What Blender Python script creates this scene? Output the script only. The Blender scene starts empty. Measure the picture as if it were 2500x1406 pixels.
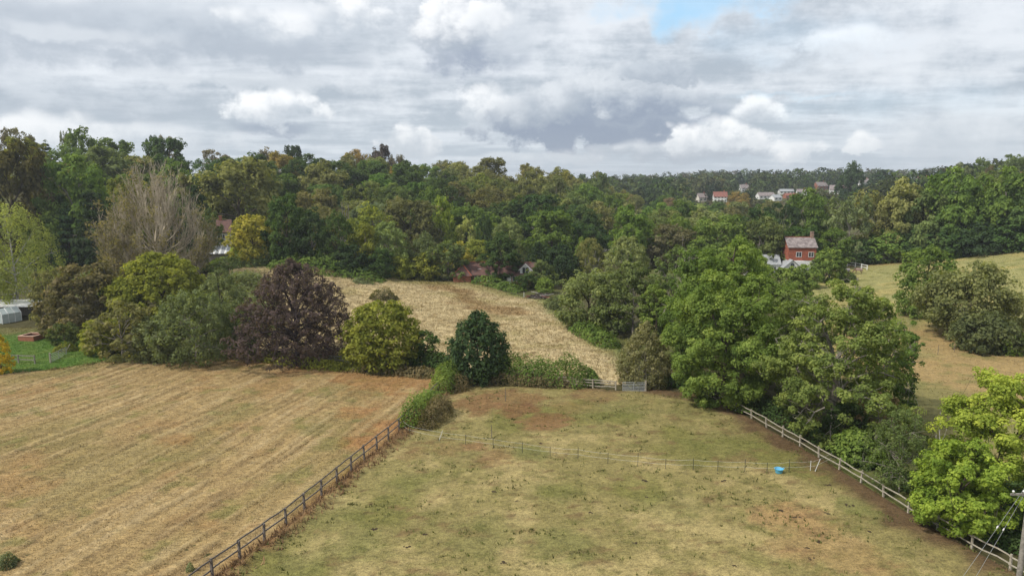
import bpy, math, random
import numpy as np
from mathutils import Vector

# ------------------------------------------------------------------ camera, sky, sun, exposure
sc = bpy.context.scene
col = sc.collection
CAM_H = 26.0
FPX = 2500.0 * 24.0 / 36.0
PITCH = math.atan((703 - 440) / FPX)
cam_d = bpy.data.cameras.new('camera')
cam_d.lens = 24.0
cam_d.sensor_width = 36.0
cam_d.clip_end = 12000.0
cam = bpy.data.objects.new('camera', cam_d)
cam.location = (0, 0, CAM_H)
cam.rotation_euler = (math.radians(90) - PITCH, 0, 0)
col.objects.link(cam)
sc.camera = cam

SUN_EL, SUN_AZ = math.radians(50), math.radians(-112)      # azimuth from +Y, clockwise
sun_d = bpy.data.lights.new('sun', 'SUN')
sun_d.energy = 2.9
sun_d.angle = math.radians(6)
sun_d.color = (1.0, 0.95, 0.87)
sun = bpy.data.objects.new('sun', sun_d)
sdir = Vector((math.sin(SUN_AZ) * math.cos(SUN_EL), math.cos(SUN_AZ) * math.cos(SUN_EL), math.sin(SUN_EL)))
sun.rotation_euler = sdir.to_track_quat('Z', 'Y').to_euler()
sun.location = (-60, -40, 120)
col.objects.link(sun)

sc.view_settings.view_transform = 'Standard'
sc.view_settings.look = 'None'
sc.view_settings.gamma = 1.0
sc.view_settings.exposure = 0.60
sc.view_settings.use_curve_mapping = False
sc.render.engine = 'CYCLES'
sc.cycles.max_bounces = 5
sc.cycles.diffuse_bounces = 3
sc.cycles.transmission_bounces = 3
sc.cycles.glossy_bounces = 2
sc.cycles.volume_bounces = 0
sc.cycles.caustics_reflective = False
sc.cycles.caustics_refractive = False


class NT:
    """small helper for building node trees"""
    def __init__(s, tree):
        s.t = tree
        s.n = tree.nodes
        s.l = tree.links

    def put(s, sock, v):
        if hasattr(v, 'is_linked') or isinstance(v, bpy.types.NodeSocket):
            s.l.new(v, sock)
        elif v is not None:
            try:
                sock.default_value = v
            except Exception:
                sock.default_value = (v[0], v[1], v[2], 1.0)

    def m(s, op, a, b=None, c=None, clamp=False):
        n = s.n.new('ShaderNodeMath')
        n.operation = op
        n.use_clamp = clamp
        s.put(n.inputs[0], a)
        s.put(n.inputs[1], b)
        s.put(n.inputs[2], c)
        return n.outputs[0]

    def mr(s, x, a, b, lo=0.0, hi=1.0, smooth=True):
        n = s.n.new('ShaderNodeMapRange')
        n.interpolation_type = 'SMOOTHSTEP' if smooth else 'LINEAR'
        s.put(n.inputs[0], x)
        for i, v in enumerate((a, b, lo, hi)):
            s.put(n.inputs[i + 1], v)
        return n.outputs[0]

    def mix(s, f, a, b, kind='MIX'):
        n = s.n.new('ShaderNodeMix')
        n.data_type = 'RGBA'
        n.blend_type = kind
        s.put(n.inputs[0], f)
        for i, v in ((6, a), (7, b)):
            s.put(n.inputs[i], (v[0], v[1], v[2], 1.0) if isinstance(v, tuple) else v)
        return n.outputs[2]

    def noise(s, vec, scale, detail=4.0, rough=0.55, dist=0.0):
        n = s.n.new('ShaderNodeTexNoise')
        s.put(n.inputs['Vector'], vec)
        n.inputs['Scale'].default_value = scale
        n.inputs['Detail'].default_value = detail
        n.inputs['Roughness'].default_value = rough
        n.inputs['Distortion'].default_value = dist
        return n.outputs['Fac']

    def xyz(s, x, y, z=0.0):
        n = s.n.new('ShaderNodeCombineXYZ')
        for i, v in enumerate((x, y, z)):
            s.put(n.inputs[i], v)
        return n.outputs[0]


world = bpy.data.worlds.new('World')
sc.world = world
world.use_nodes = True
world.cycles.sampling_method = 'MANUAL'
world.cycles.sample_map_resolution = 128


def build_sky():
    T = NT(world.node_tree)
    T.n.clear()
    out = T.n.new('ShaderNodeOutputWorld')
    bg = T.n.new('ShaderNodeBackground')
    T.l.new(bg.outputs[0], out.inputs[0])
    bg.inputs[1].default_value = 0.1
    sky = T.n.new('ShaderNodeTexSky')
    sky.sky_type = 'NISHITA'
    sky.sun_disc = False
    sky.sun_elevation = SUN_EL
    sky.sun_rotation = SUN_AZ
    tc = T.n.new('ShaderNodeTexCoord')
    sep = T.n.new('ShaderNodeSeparateXYZ')
    T.l.new(tc.outputs['Generated'], sep.inputs[0])
    x, y, z = sep.outputs
    u = T.m('ARCTAN2', x, y)                       # azimuth, 0 straight ahead
    v = T.m('ARCSINE', z)                          # elevation
    zz = T.m('ADD', T.m('MAXIMUM', z, 0.0), 0.055)
    px, py = T.m('DIVIDE', x, zz), T.m('DIVIDE', y, zz)
    # layered deck: broad sheets, ripples in them, and small scale mottling
    n1 = T.noise(T.xyz(T.m('MULTIPLY', px, 0.75), py), 0.8, 6, 0.6)
    n2 = T.noise(T.xyz(T.m('MULTIPLY', px, 0.5), T.m('MULTIPLY', py, 0.9), 4.0), 2.0, 5, 0.6)
    n3 = T.noise(T.xyz(T.m('MULTIPLY', px, 0.5), py, 9.0), 0.25, 3, 0.5)
    w1 = T.noise(T.xyz(u, T.m('MULTIPLY', v, 1.25), 0.0), 14.0, 9, 0.68)
    w2 = T.noise(T.xyz(u, T.m('MULTIPLY', v, 1.25), 7.3), 9.0, 4, 0.55)
    vo = T.n.new('ShaderNodeTexVoronoi')
    vo.feature = 'F1'
    vo.voronoi_dimensions = '2D'
    vo.inputs['Scale'].default_value = 18.0
    vo.inputs['Detail'].default_value = 1.0
    T.put(vo.inputs['Vector'], T.xyz(T.m('ADD', u, T.m('MULTIPLY', w1, 0.05)), T.m('ADD', T.m('MULTIPLY', v, 1.2), T.m('MULTIPLY', w2, 0.05))))
    bil = T.m('SUBTRACT', 0.42, vo.outputs['Distance'])
    deckv = T.m('ADD', T.m('ADD', T.m('MULTIPLY', n1, 0.5), T.m('MULTIPLY', w1, 0.3)), T.m('ADD', T.m('MULTIPLY', n2, T.mr(v, 0.04, 0.25, 0.02, 0.13)), T.m('MULTIPLY', n3, 0.2)))
    K = 10.0                                       # background strength is 0.1
    SKY = 0.78
    k = lambda r, g, b: (r * K * SKY, g * K * SKY, b * K * SKY)
    c = T.mix(T.mr(deckv, 0.44, 0.62), k(0.40, 0.455, 0.52), k(0.74, 0.775, 0.82))
    # low air near the horizon is a little bluer
    c = T.mix(T.mr(v, 0.0, 0.13, 0.5, 0.0), c, k(0.52, 0.595, 0.675))
    e1 = T.m('MULTIPLY', T.m('SUBTRACT', w2, 0.5), 0.055)
    e2 = T.m('MULTIPLY', T.m('SUBTRACT', w1, 0.5), 0.045)
    uv = T.xyz(T.m('ADD', u, e1), T.m('ADD', v, e2))
    edge = T.m('ADD', T.m('MULTIPLY', T.m('SUBTRACT', 0.5, w1), 1.9), T.m('MULTIPLY', bil, -0.6))
    puff = T.m('ADD', T.m('MULTIPLY', bil, 0.9), T.m('MULTIPLY', T.m('SUBTRACT', w1, 0.5), 2.4))

    def place(cx, cy, w, h):
        a0 = math.atan((cx - 1250) / FPX)
        el = math.atan((440 - cy) / FPX * math.cos(a0))
        sx, sy = FPX / w, FPX / h
        n = T.n.new('ShaderNodeVectorMath')
        n.operation = 'MULTIPLY_ADD'
        T.l.new(uv, n.inputs[0])
        n.inputs[1].default_value = (sx, sy, 0)
        n.inputs[2].default_value = (-a0 * sx, -el * sy, 0)
        ln = T.n.new('ShaderNodeVectorMath')
        ln.operation = 'LENGTH'
        T.l.new(n.outputs[0], ln.inputs[0])
        return n.outputs[0], T.m('ADD', ln.outputs['Value'], edge)

    def cloud(cx, cy, w, h, top, base, op, hard=0.5, split=0.0):
        nonlocal c
        q, r = place(cx, cy, w, h)
        mask = T.mr(r, 1.42 - 0.62 * hard, 0.42 + 0.66 * hard, 0.0, op)
        if top == base:
            c = T.mix(mask, c, top)
            return
        sp = T.n.new('ShaderNodeSeparateXYZ')
        T.l.new(q, sp.inputs[0])
        c = T.mix(mask, c, T.mix(T.mr(T.m('ADD', sp.outputs[1], puff), -0.85 + split, 0.75 + split), base, top))

    W, G, D = k(0.93, 0.94, 0.95), k(0.52, 0.57, 0.63), k(0.25, 0.30, 0.395)
    M_, L = k(0.38, 0.43, 0.50), k(0.70, 0.735, 0.775)
    cloud(110, 70, 560, 95, G, M_, 0.8, 0.0)
    cloud(560, 115, 330, 60, G, M_, 0.65, 0.0)
    cloud(160, 250, 360, 50, G, M_, 0.6, 0.0)
    cloud(230, 105, 200, 20, L, L, 0.6, 0.1)
    cloud(640, 215, 330, 22, L, L, 0.5, 0.1)
    cloud(690, 80, 120, 40, W, G, 0.75, 0.3)
    cloud(870, 65, 85, 50, W, G, 0.85, 0.4)
    cloud(720, 150, 220, 34, M_, M_, 0.4, 0.0)
    cloud(1150, 150, 120, 50, D, D, 0.8, 0.15)
    cloud(1135, 88, 125, 88, W, M_, 0.97, 0.5, -0.1)
    cloud(1240, 90, 80, 60, L, G, 0.6, 0.2)
    cloud(1000, 345, 85, 44, W, G, 0.9, 0.6)
    cloud(700, 320, 110, 18, D, D, 0.6, 0.2)
    cloud(710, 275, 130, 46, W, G, 0.95, 0.5, -0.1)
    cloud(120, 330, 190, 40, W, L, 0.8, 0.2)
    cloud(420, 345, 200, 40, L, G, 0.6, 0.3)
    cloud(1200, 285, 130, 70, W, G, 0.85, 0.35)
    cloud(1480, 240, 270, 75, L, M_, 0.85, 0.35)
    cloud(1600, 192, 125, 32, G, M_, 0.9, 0.55)
    cloud(1450, 322, 330, 66, M_, D, 0.95, 0.5, 0.4)
    cloud(1520, 265, 200, 36, G, D, 0.8, 0.35, 0.2)
    cloud(1330, 270, 120, 55, L, M_, 0.7, 0.3)
    cloud(1730, 340, 150, 48, W, G, 0.97, 0.55, -0.2)
    cloud(1600, 372, 230, 26, L, M_, 0.8, 0.3)
    cloud(1825, 285, 60, 46, W, G, 0.9, 0.5)
    cloud(1790, 365, 160, 22, L, M_, 0.7, 0.3)
    cloud(2085, 352, 46, 34, W, L, 0.9, 0.55)
    cloud(2310, 335, 160, 60, L, G, 0.75, 0.3)
    cloud(1930, 368, 70, 28, W, L, 0.6, 0.4)
    cloud(2010, 120, 100, 34, W, L, 0.8, 0.3)
    cloud(1300, 390, 220, 18, L, G, 0.6, 0.3)
    cloud(2250, 150, 330, 60, L, L, 0.35, 0.0)

    # gaps through which the blue sky shows
    def gap(cx, cy, w, h, op):
        nonlocal c
        q, r = place(cx, cy, w, h)
        blue = T.mix(0.5, sky.outputs[0], k(0.42, 0.82, 1.12))
        c = T.mix(T.mr(r, 1.5, 0.15, 0.0, op), c, blue)
    gap(1690, 30, 200, 48, 0.75)
    gap(1605, 75, 50, 45, 0.75)
    gap(1850, 240, 90, 7, 0.2)
    gap(1980, 244, 70, 6, 0.25)
    gap(2130, 260, 260, 40, 0.12)
    gap(1900, 110, 220, 50, 0.15)
    c = T.mix(0.05, c, sky.outputs[0])
    T.l.new(c, bg.inputs[0])


build_sky()

# ------------------------------------------------------------------ numpy helpers
RS = np.random.RandomState


def vnoise(x, y, seed=0):
    xi, yi = np.floor(x).astype(np.int64), np.floor(y).astype(np.int64)
    fx, fy = x - xi, y - yi
    fx, fy = fx * fx * (3 - 2 * fx), fy * fy * (3 - 2 * fy)

    def h(a, b):
        n = (a * 374761393 + b * 668265263 + seed * 1274126177) & 0x7fffffff
        n = ((n ^ (n >> 13)) * 1274126177) & 0x7fffffff
        return ((n ^ (n >> 16)) & 0xffff) / 65535.0
    a, b, c_, d = h(xi, yi), h(xi + 1, yi), h(xi, yi + 1), h(xi + 1, yi + 1)
    return (a * (1 - fx) + b * fx) * (1 - fy) + (c_ * (1 - fx) + d * fx) * fy


def fbm(x, y, seed=0, octv=4, rough=0.5):
    s, a, t = 0.0, 1.0, 0.0
    for i in range(octv):
        s = s + a * vnoise(x * 2 ** i + i * 17.3, y * 2 ** i - i * 9.1, seed + i)
        t += a
        a *= rough
    return s / t


def sstep(x, a, b):
    t = np.clip((x - a) / (b - a), 0, 1)
    return t * t * (3 - 2 * t)


CP, SP = math.cos(PITCH), math.sin(PITCH)


def ray(u, v):
    a, b = (u - 1250) / FPX, (v - 703) / FPX
    return np.array([a, CP - b * SP, -SP - b * CP])


def project(x, y, z):
    dz = z - CAM_H
    f = y * CP - dz * SP
    return 1250 + FPX * x / f, 703 - FPX * (y * SP + dz * CP) / f, f


# ------------------------------------------------------------------ terrain: heights along bearings seen from the drone
_U = np.array([-900, 0, 450, 800, 1000, 1200, 1400, 1520, 1700, 1900, 2050, 2200, 2350, 2500, 3400.])
_R = np.array([0, 120, 170, 200, 230, 260, 300, 350, 420, 560, 750, 1000, 1400, 2000, 9000.])
_Z = np.array([
    [0, 0, 1, 2, 8, 17, 28, 32, 33, 33, 34, 36, 36, 36, 36],
    [0, 0, 1, 2, 7, 16, 27, 31, 32, 32, 32, 34, 34, 34, 34],
    [0, 0, 2, 3, 5, 12, 21, 24, 25, 25, 26, 28, 28, 28, 28],
    [0, 0, 2, 1, 4, 10, 18, 22, 23, 23, 24, 26, 26, 26, 26],
    [0, 0, 0, 0, 2, 8, 15, 20, 22, 22, 24, 26, 26, 26, 26],
    [0, 0, 0, 0, 1, 4, 11, 18, 21, 21, 22, 24, 26, 26, 26],
    [0, 0, 0, 0, 0, 1, 4, 9, 14, 15, 16, 20, 24, 26, 26],
    [0, 0, 0, 0, -1, -2, -2, -1, 0, 4, 10, 15, 21, 27, 27],
    [0, 0, 0, 0, 0, -2, -3, -3, -1, 6, 11, 17, 24, 28, 28],
    [0, 0, 0, 0, 0, -1, -2, -2, 0, 8, 13, 19, 26, 29, 29],
    [0, 0, 0, 1, 1.5, 2, 1, 0, 2, 9, 15, 21, 26, 29, 29],
    [0, 0, 1, 2, 3, 4, 4, 4, 6, 12, 18, 22, 26, 29, 29],
    [0, 0, 2, 4, 5.5, 7, 8, 9, 12, 20, 24, 25, 28, 30, 30],
    [0, 0, 3, 6, 8, 10, 12, 15, 19, 28, 31, 31, 31, 32, 32],
    [0, 0, 5, 10, 14, 17, 20, 24, 30, 38, 40, 40, 40, 40, 40]], float)
_ru = np.linspace(-900, 3400, 220)
_rr = np.concatenate([np.linspace(0, 600, 240), np.geomspace(605, 9000, 60)])
_t1 = np.array([np.interp(_rr, _R, row) for row in _Z])
_G = np.array([np.interp(_ru, _U, _t1[:, j]) for j in range(len(_rr))]).T
for _ in range(14):
    _p = np.pad(_G, ((1, 1), (1, 1)), 'edge')
    _G = (_p[:-2, 1:-1] + _p[2:, 1:-1] + _p[1:-1, :-2] + _p[1:-1, 2:] + 2 * _G) / 6


def terrain(x, y):
    x, y = np.asarray(x, float), np.asarray(y, float)
    r = np.hypot(x, y)
    yy = np.maximum(y, 0.35 * np.abs(x) + 1e-3)
    u = np.clip(1250 + FPX * x / yy, _ru[0], _ru[-1])
    fi = np.interp(u, _ru, np.arange(len(_ru)))
    fj = np.interp(r, _rr, np.arange(len(_rr)))
    i, j = np.minimum(fi.astype(int), len(_ru) - 2), np.minimum(fj.astype(int), len(_rr) - 2)
    a, b = fi - i, fj - j
    z = (_G[i, j] * (1 - a) + _G[i + 1, j] * a) * (1 - b) + (_G[i, j + 1] * (1 - a) + _G[i + 1, j + 1] * a) * b
    z = z + 4.0 * np.exp(-(((x + 58) / 34) ** 2 + ((y - 168) / 26) ** 2))      # knoll of the meadow
    z = z + 0.5 * (fbm(x / 30, y / 30, 3, 2) - 0.5) * sstep(r, 20, 60)
    return z


def ground_at(u, v):
    """the spot of ground that is seen at photo position u, v"""
    d = ray(u, v)
    t = np.concatenate([np.arange(12, 700, 0.5), np.arange(700, 5000, 8)])
    P = np.array([0, 0, CAM_H])[:, None] + d[:, None] * t
    below = P[2] < terrain(P[0], P[1])
    i = int(np.argmax(below)) if below.any() else len(t) - 1
    t0, t1 = t[max(i - 1, 0)], t[i]
    for _ in range(14):
        tm = (t0 + t1) / 2
        p = np.array([0, 0, CAM_H]) + d * tm
        if p[2] < terrain(p[0], p[1]):
            t1 = tm
        else:
            t0 = tm
    p = np.array([0, 0, CAM_H]) + d * t1
    return float(p[0]), float(p[1]), float(terrain(p[0], p[1]))


def GZ(x, y):
    return float(terrain(x, y))


# ------------------------------------------------------------------ mesh helpers
def new_mesh(name, V, F, mat=None, smooth=False):
    me = bpy.data.meshes.new(name)
    me.from_pydata([tuple(map(float, p)) for p in V], [], [tuple(map(int, f)) for f in F])
    if mat:
        me.materials.append(mat)
    if smooth:
        me.shade_smooth()
    return me


def np_mesh(name, V, F, mat=None, smooth=False):
    """V (n,3), F (m,k) all faces with k corners"""
    me = bpy.data.meshes.new(name)
    m, kk = F.shape
    me.vertices.add(len(V))
    me.vertices.foreach_set('co', np.ascontiguousarray(V, np.float32).ravel())
    me.loops.add(m * kk)
    me.loops.foreach_set('vertex_index', np.ascontiguousarray(F, np.int32).ravel())
    me.polygons.add(m)
    me.polygons.foreach_set('loop_start', np.arange(0, m * kk, kk, dtype=np.int32))
    me.update(calc_edges=True)
    if mat:
        me.materials.append(mat)
    if smooth:
        me.shade_smooth()
    return me


def link(name, me, parent=None, loc=None):
    o = bpy.data.objects.new(name, me)
    col.objects.link(o)
    if parent:
        o.parent = parent
    if loc is not None:
        o.location = loc
    return o


def tag(o, label=None, cat=None, group=None, kind=None):
    for kx, vx in (('label', label), ('category', cat), ('group', group), ('kind', kind)):
        if vx:
            o[kx] = vx
    return o


def empty(name, loc=(0, 0, 0), rz=0.0):
    o = bpy.data.objects.new(name, None)
    o.empty_display_size = 0.2
    o.location = loc
    o.rotation_euler = (0, 0, rz)
    col.objects.link(o)
    return o


def box(cx, cy, cz, sx, sy, sz, rz=0.0, V=None, F=None, taper=1.0):
    """append a box centred in x, y and standing on cz"""
    V = [] if V is None else V
    F = [] if F is None else F
    n = len(V)
    ca, sa = math.cos(rz), math.sin(rz)
    for zz, k in ((0, 1.0), (sz, taper)):
        for ax, ay in ((-1, -1), (1, -1), (1, 1), (-1, 1)):
            x, y = ax * sx / 2 * k, ay * sy / 2 * k
            V.append((cx + x * ca - y * sa, cy + x * sa + y * ca, cz + zz))
    F += [(n + 3, n + 2, n + 1, n), (n + 4, n + 5, n + 6, n + 7)] + [(n + i, n + (i + 1) % 4, n + 4 + (i + 1) % 4, n + 4 + i) for i in range(4)]
    return V, F


def tubes(paths, sides=5):
    """paths: list of (points (n,3), radii (n)); returns V, F of closed tapered tubes"""
    Vs, Fs, off = [], [], 0
    ang = np.arange(sides) / sides * 2 * math.pi
    for P, R in paths:
        P = np.asarray(P, float)
        R = np.asarray(R, float)
        n = len(P)
        t = np.gradient(P, axis=0)
        t /= np.linalg.norm(t, axis=1)[:, None] + 1e-9
        ref = np.where(np.abs(t[:, 2:3]) > 0.9, np.array([[1., 0, 0]]), np.array([[0, 0, 1.]]))
        a = np.cross(t, ref)
        a /= np.linalg.norm(a, axis=1)[:, None] + 1e-9
        b = np.cross(t, a)
        ring = P[:, None, :] + R[:, None, None] * (np.cos(ang)[None, :, None] * a[:, None, :] + np.sin(ang)[None, :, None] * b[:, None, :])
        Vs.append(ring.reshape(-1, 3))
        i, j = np.meshgrid(np.arange(n - 1), np.arange(sides), indexing='ij')
        i, j = i.ravel(), j.ravel()
        jn = (j + 1) % sides
        Fs.append(off + np.stack([i * sides + j, i * sides + jn, (i + 1) * sides + jn, (i + 1) * sides + j], 1))
        off += n * sides
    return np.concatenate(Vs), np.concatenate(Fs)


# ------------------------------------------------------------------ materials
def new_mat(name):
    m = bpy.data.materials.new(name)
    m.use_nodes = True
    m.node_tree.nodes.clear()
    T = NT(m.node_tree)
    out = T.n.new('ShaderNodeOutputMaterial')
    return m, T, out


def principled(T, out, colr, rough=0.8, spec=0.3, normal=None, metal=0.0):
    b = T.n.new('ShaderNodeBsdfPrincipled')
    T.put(b.inputs['Base Color'], (colr[0], colr[1], colr[2], 1.0) if isinstance(colr, tuple) else colr)
    T.put(b.inputs['Roughness'], rough)
    b.inputs['Specular IOR Level'].default_value = spec
    b.inputs['Metallic'].default_value = metal
    if normal is not None:
        T.l.new(normal, b.inputs['Normal'])
    T.l.new(b.outputs[0], out.inputs[0])
    return b


def bump(T, h, strength=0.5, dist=0.1):
    n = T.n.new('ShaderNodeBump')
    n.inputs['Strength'].default_value = strength
    n.inputs['Distance'].default_value = dist
    T.l.new(h, n.inputs['Height'])
    return n.outputs[0]


def leaf_material():
    """leaf colour comes from the tree's own object colour, each spray of leaves a little different"""
    m, T, out = new_mat('leaves')
    oi = T.n.new('ShaderNodeObjectInfo')
    at = T.n.new('ShaderNodeAttribute')
    at.attribute_name = 'var'
    v = at.outputs['Fac']
    hs = T.n.new('ShaderNodeHueSaturation')
    T.l.new(oi.outputs['Color'], hs.inputs['Color'])
    T.l.new(T.mr(v, -1, 1, 0.515, 0.48, False), hs.inputs['Hue'])
    hs.inputs['Saturation'].default_value = 1.0
    T.l.new(T.mr(v, -1, 1, 1.1, 2.9, False), hs.inputs['Value'])
    d = T.n.new('ShaderNodeBsdfDiffuse')
    T.l.new(hs.outputs[0], d.inputs[0])
    t = T.n.new('ShaderNodeBsdfTranslucent')
    T.l.new(T.mix(1.0, hs.outputs[0], (1.45, 1.45, 0.5), 'MULTIPLY'), t.inputs[0])
    mx = T.n.new('ShaderNodeMixShader')
    mx.inputs[0].default_value = 0.4
    T.l.new(d.outputs[0], mx.inputs[1])
    T.l.new(t.outputs[0], mx.inputs[2])
    T.l.new(mx.outputs[0], out.inputs[0])
    return m


def bark_material(name, a, b):
    m, T, out = new_mat(name)
    tc = T.n.new('ShaderNodeTexCoord')
    n = T.noise(tc.outputs['Object'], 2.5, 5, 0.6)
    principled(T, out, T.mix(T.mr(n, 0.35, 0.65), a, b), 0.9, 0.2)
    return m


def plain(name, a, b=None, scale=3.0, rough=0.8, spec=0.3, metal=0.0, bmp=0.0):
    m, T, out = new_mat(name)
    b = b or tuple(x * 0.75 for x in a)
    tc = T.n.new('ShaderNodeTexCoord')
    n = T.noise(tc.outputs['Object'], scale, 5, 0.6)
    nn = bump(T, n, bmp, 0.05) if bmp else None
    principled(T, out, T.mix(T.mr(n, 0.35, 0.65), a, b), rough, spec, nn, metal)
    return m


LEAF = leaf_material()
BARK = bark_material('bark_brown', (0.09, 0.07, 0.05), (0.05, 0.04, 0.03))
BARK_GREY = bark_material('bark_grey', (0.30, 0.27, 0.23), (0.17, 0.15, 0.125))
BARK_PALE = bark_material('bark_pale', (0.48, 0.45, 0.42), (0.30, 0.28, 0.26))
BARK_TWIG = bark_material('bark_twig', (0.48, 0.41, 0.31), (0.33, 0.28, 0.20))
BARK_DARK = bark_material('bark_purple_brown', (0.075, 0.055, 0.055), (0.04, 0.03, 0.03))


def ground_material(name, s_fine, amount, bmp=0.6, dist=0.12, stretch=None, tint=(1.5, 1.42, 1.25), dark=(0.45, 0.44, 0.42)):
    """pigment of the sward comes from the vertex layer 'soil', blades and clods from noise"""
    m, T, out = new_mat(name)
    at = T.n.new('ShaderNodeAttribute')
    at.attribute_name = 'soil'
    ge = T.n.new('ShaderNodeNewGeometry')
    p = ge.outputs['Position']
    if stretch:
        mp = T.n.new('ShaderNodeMapping')
        mp.inputs['Rotation'].default_value = (0, 0, stretch[0])
        mp.inputs['Scale'].default_value = (stretch[1], stretch[2], 1)
        T.l.new(p, mp.inputs['Vector'])
        p = mp.outputs[0]
    a = T.noise(p, s_fine, 6, 0.68)
    b = T.noise(p, s_fine * 0.28, 5, 0.6)
    c2 = T.noise(ge.outputs['Position'], s_fine * 3.1, 3, 0.6)
    h = T.m('ADD', T.m('ADD', T.m('MULTIPLY', a, 0.45), T.m('MULTIPLY', b, 0.18)), T.m('MULTIPLY', c2, 0.45))
    f = T.mr(h, 0.42, 0.66, 0, 1, False)
    lo = T.mix(amount, at.outputs['Color'], T.mix(1.0, at.outputs['Color'], dark, 'MULTIPLY'))
    hi = T.mix(amount, at.outputs['Color'], T.mix(1.0, at.outputs['Color'], tint, 'MULTIPLY'))
    cc = T.mix(f, lo, hi)
    principled(T, out, cc, 0.95, 0.1, bump(T, h, bmp, dist))
    return m


# ------------------------------------------------------------------ ground sheets
def in_poly(x, y, poly):
    inside = np.zeros(x.shape, bool)
    n = len(poly)
    for i in range(n):
        x0, y0 = poly[i]
        x1, y1 = poly[(i + 1) % n]
        c_ = ((y0 > y) != (y1 > y)) & (x < (x1 - x0) * (y - y0) / (y1 - y0 + 1e-12) + x0)
        inside ^= c_
    return inside


def seg_dist(x, y, pts, closed=False):
    best = np.full(np.shape(x), 1e9)
    bx, by = np.array(x, float), np.array(y, float)
    n = len(pts)
    for i in range(n if closed else n - 1):
        ax, ay = pts[i][:2]
        cx, cy = pts[(i + 1) % n][:2]
        dx, dy = cx - ax, cy - ay
        t = np.clip(((x - ax) * dx + (y - ay) * dy) / (dx * dx + dy * dy + 1e-9), 0, 1)
        qx, qy = ax + t * dx, ay + t * dy
        d = np.hypot(x - qx, y - qy)
        k = d < best
        best = np.where(k, d, best)
        bx, by = np.where(k, qx, bx), np.where(k, qy, by)
    return best, bx, by


def set_soil(me, rgb):
    a = me.attributes.new('soil', 'FLOAT_COLOR', 'POINT')
    c4 = np.ones((len(rgb), 4), np.float32)
    c4[:, :3] = np.clip(rgb * 0.83, 0.003, 1)
    a.data.foreach_set('color', c4.ravel())


def px_poly(pts):
    return [ground_at(*p)[:2] for p in pts]


def field(name, poly, cell, mat, soil, relief, lift):
    P = np.array(poly)
    x0, y0 = P.min(0) - cell
    x1, y1 = P.max(0) + cell
    nx, ny = int((x1 - x0) / cell) + 2, int((y1 - y0) / cell) + 2
    gx, gy = np.meshgrid(x0 + np.arange(nx) * cell, y0 + np.arange(ny) * cell, indexing='ij')
    ctr = in_poly(gx[:-1, :-1] + cell / 2, gy[:-1, :-1] + cell / 2, poly)
    cnt = np.zeros(gx.shape, int)
    for a in (0, 1):
        for b in (0, 1):
            cnt[a:a + nx - 1, b:b + ny - 1] += ctr
    edge = (cnt > 0) & (cnt < 4)
    _, qx, qy = seg_dist(gx[edge], gy[edge], poly, True)
    gx[edge], gy[edge] = qx, qy
    used = cnt > 0
    idx = np.full(gx.shape, -1)
    idx[used] = np.arange(used.sum())
    X, Y = gx[used], gy[used]
    Z = terrain(X, Y) + lift + relief(X, Y)
    Z[edge[used]] = terrain(X[edge[used]], Y[edge[used]]) + lift * 0.3
    I, J = np.nonzero(ctr)
    F = np.stack([idx[I, J], idx[I + 1, J], idx[I + 1, J + 1], idx[I, J + 1]], 1)
    me = np_mesh(name, np.stack([X, Y, Z], 1), F, mat, True)
    set_soil(me, soil(X, Y))
    o = link(name, me)
    tag(o, kind='structure')
    return o


def mixa(a, b, f):
    return a * (1 - f)[:, None] + np.asarray(b)[None, :] * f[:, None]


FENCE_L = px_poly([(530, 1406), (690, 1290), (840, 1165), (985, 1045), (1085, 948)])          # dark rail fence
e0, e1 = np.array(FENCE_L[0]), np.array(FENCE_L[3])
FDIR = (e1 - e0) / np.linalg.norm(e1 - e0)
f0 = e0 - FDIR * 22
FENCE_R = px_poly([(2490, 1406), (2260, 1280), (2080, 1165), (1950, 1090), (1820, 1015), (1700, 962), (1590, 950)])
r0 = np.array(FENCE_R[0]) + (np.array(FENCE_R[0]) - np.array(FENCE_R[1])) * 1.6
FENCE_T = px_poly([(1130, 934), (1290, 941), (1375, 943), (1515, 954)])

POLY_MOWN = [tuple(f0)] + FENCE_L + px_poly([(1060, 925), (1000, 915), (830, 905), (700, 885), (560, 868), (400, 882), (250, 885), (110, 905), (0, 915), (-320, 940)]) + [(-75, 18), (-40, 8), (-12, 6)]
POLY_PAD = [tuple(f0)] + FENCE_L + FENCE_T + FENCE_R[::-1] + [tuple(r0), (30, 4), (0, 4)]
POLY_MEADOW = px_poly([(1090, 915), (1240, 935), (1500, 940), (1600, 935), (1530, 870), (1440, 805), (1370, 755), (1345, 735), (1250, 722), (1150, 692),
                       (960, 683), (860, 668), (700, 648), (560, 650), (560, 760), (600, 850), (840, 868), (960, 890)])
POLY_LAWN = px_poly([(-250, 830), (0, 800), (150, 800), (215, 850), (265, 868), (250, 884), (110, 903), (0, 913), (-320, 935)])
POLY_PAST = px_poly([(1980, 700), (2045, 655), (2100, 640), (2300, 618), (2500, 600), (2800, 575), (2900, 640), (2950, 900), (2800, 1200), (2500, 1170), (2330, 1090), (2180, 1030), (2060, 940), (2000, 800)])


def blobs(x, y, pts, seed, rough=0.95):
    """ragged patches: pts are (u, v, radius m, strength)"""
    f = np.zeros(x.shape)
    n = fbm(x / 1.9, y / 1.3, seed, 6, 0.72) - 0.5
    for u, v, r, s in pts:
        cx, cy, _ = ground_at(u, v)
        d = np.hypot(x - cx, y - cy) / r + n * rough * 2.2
        f = np.maximum(f, s * sstep(d, 1.25, 0.55))
    return f


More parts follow.
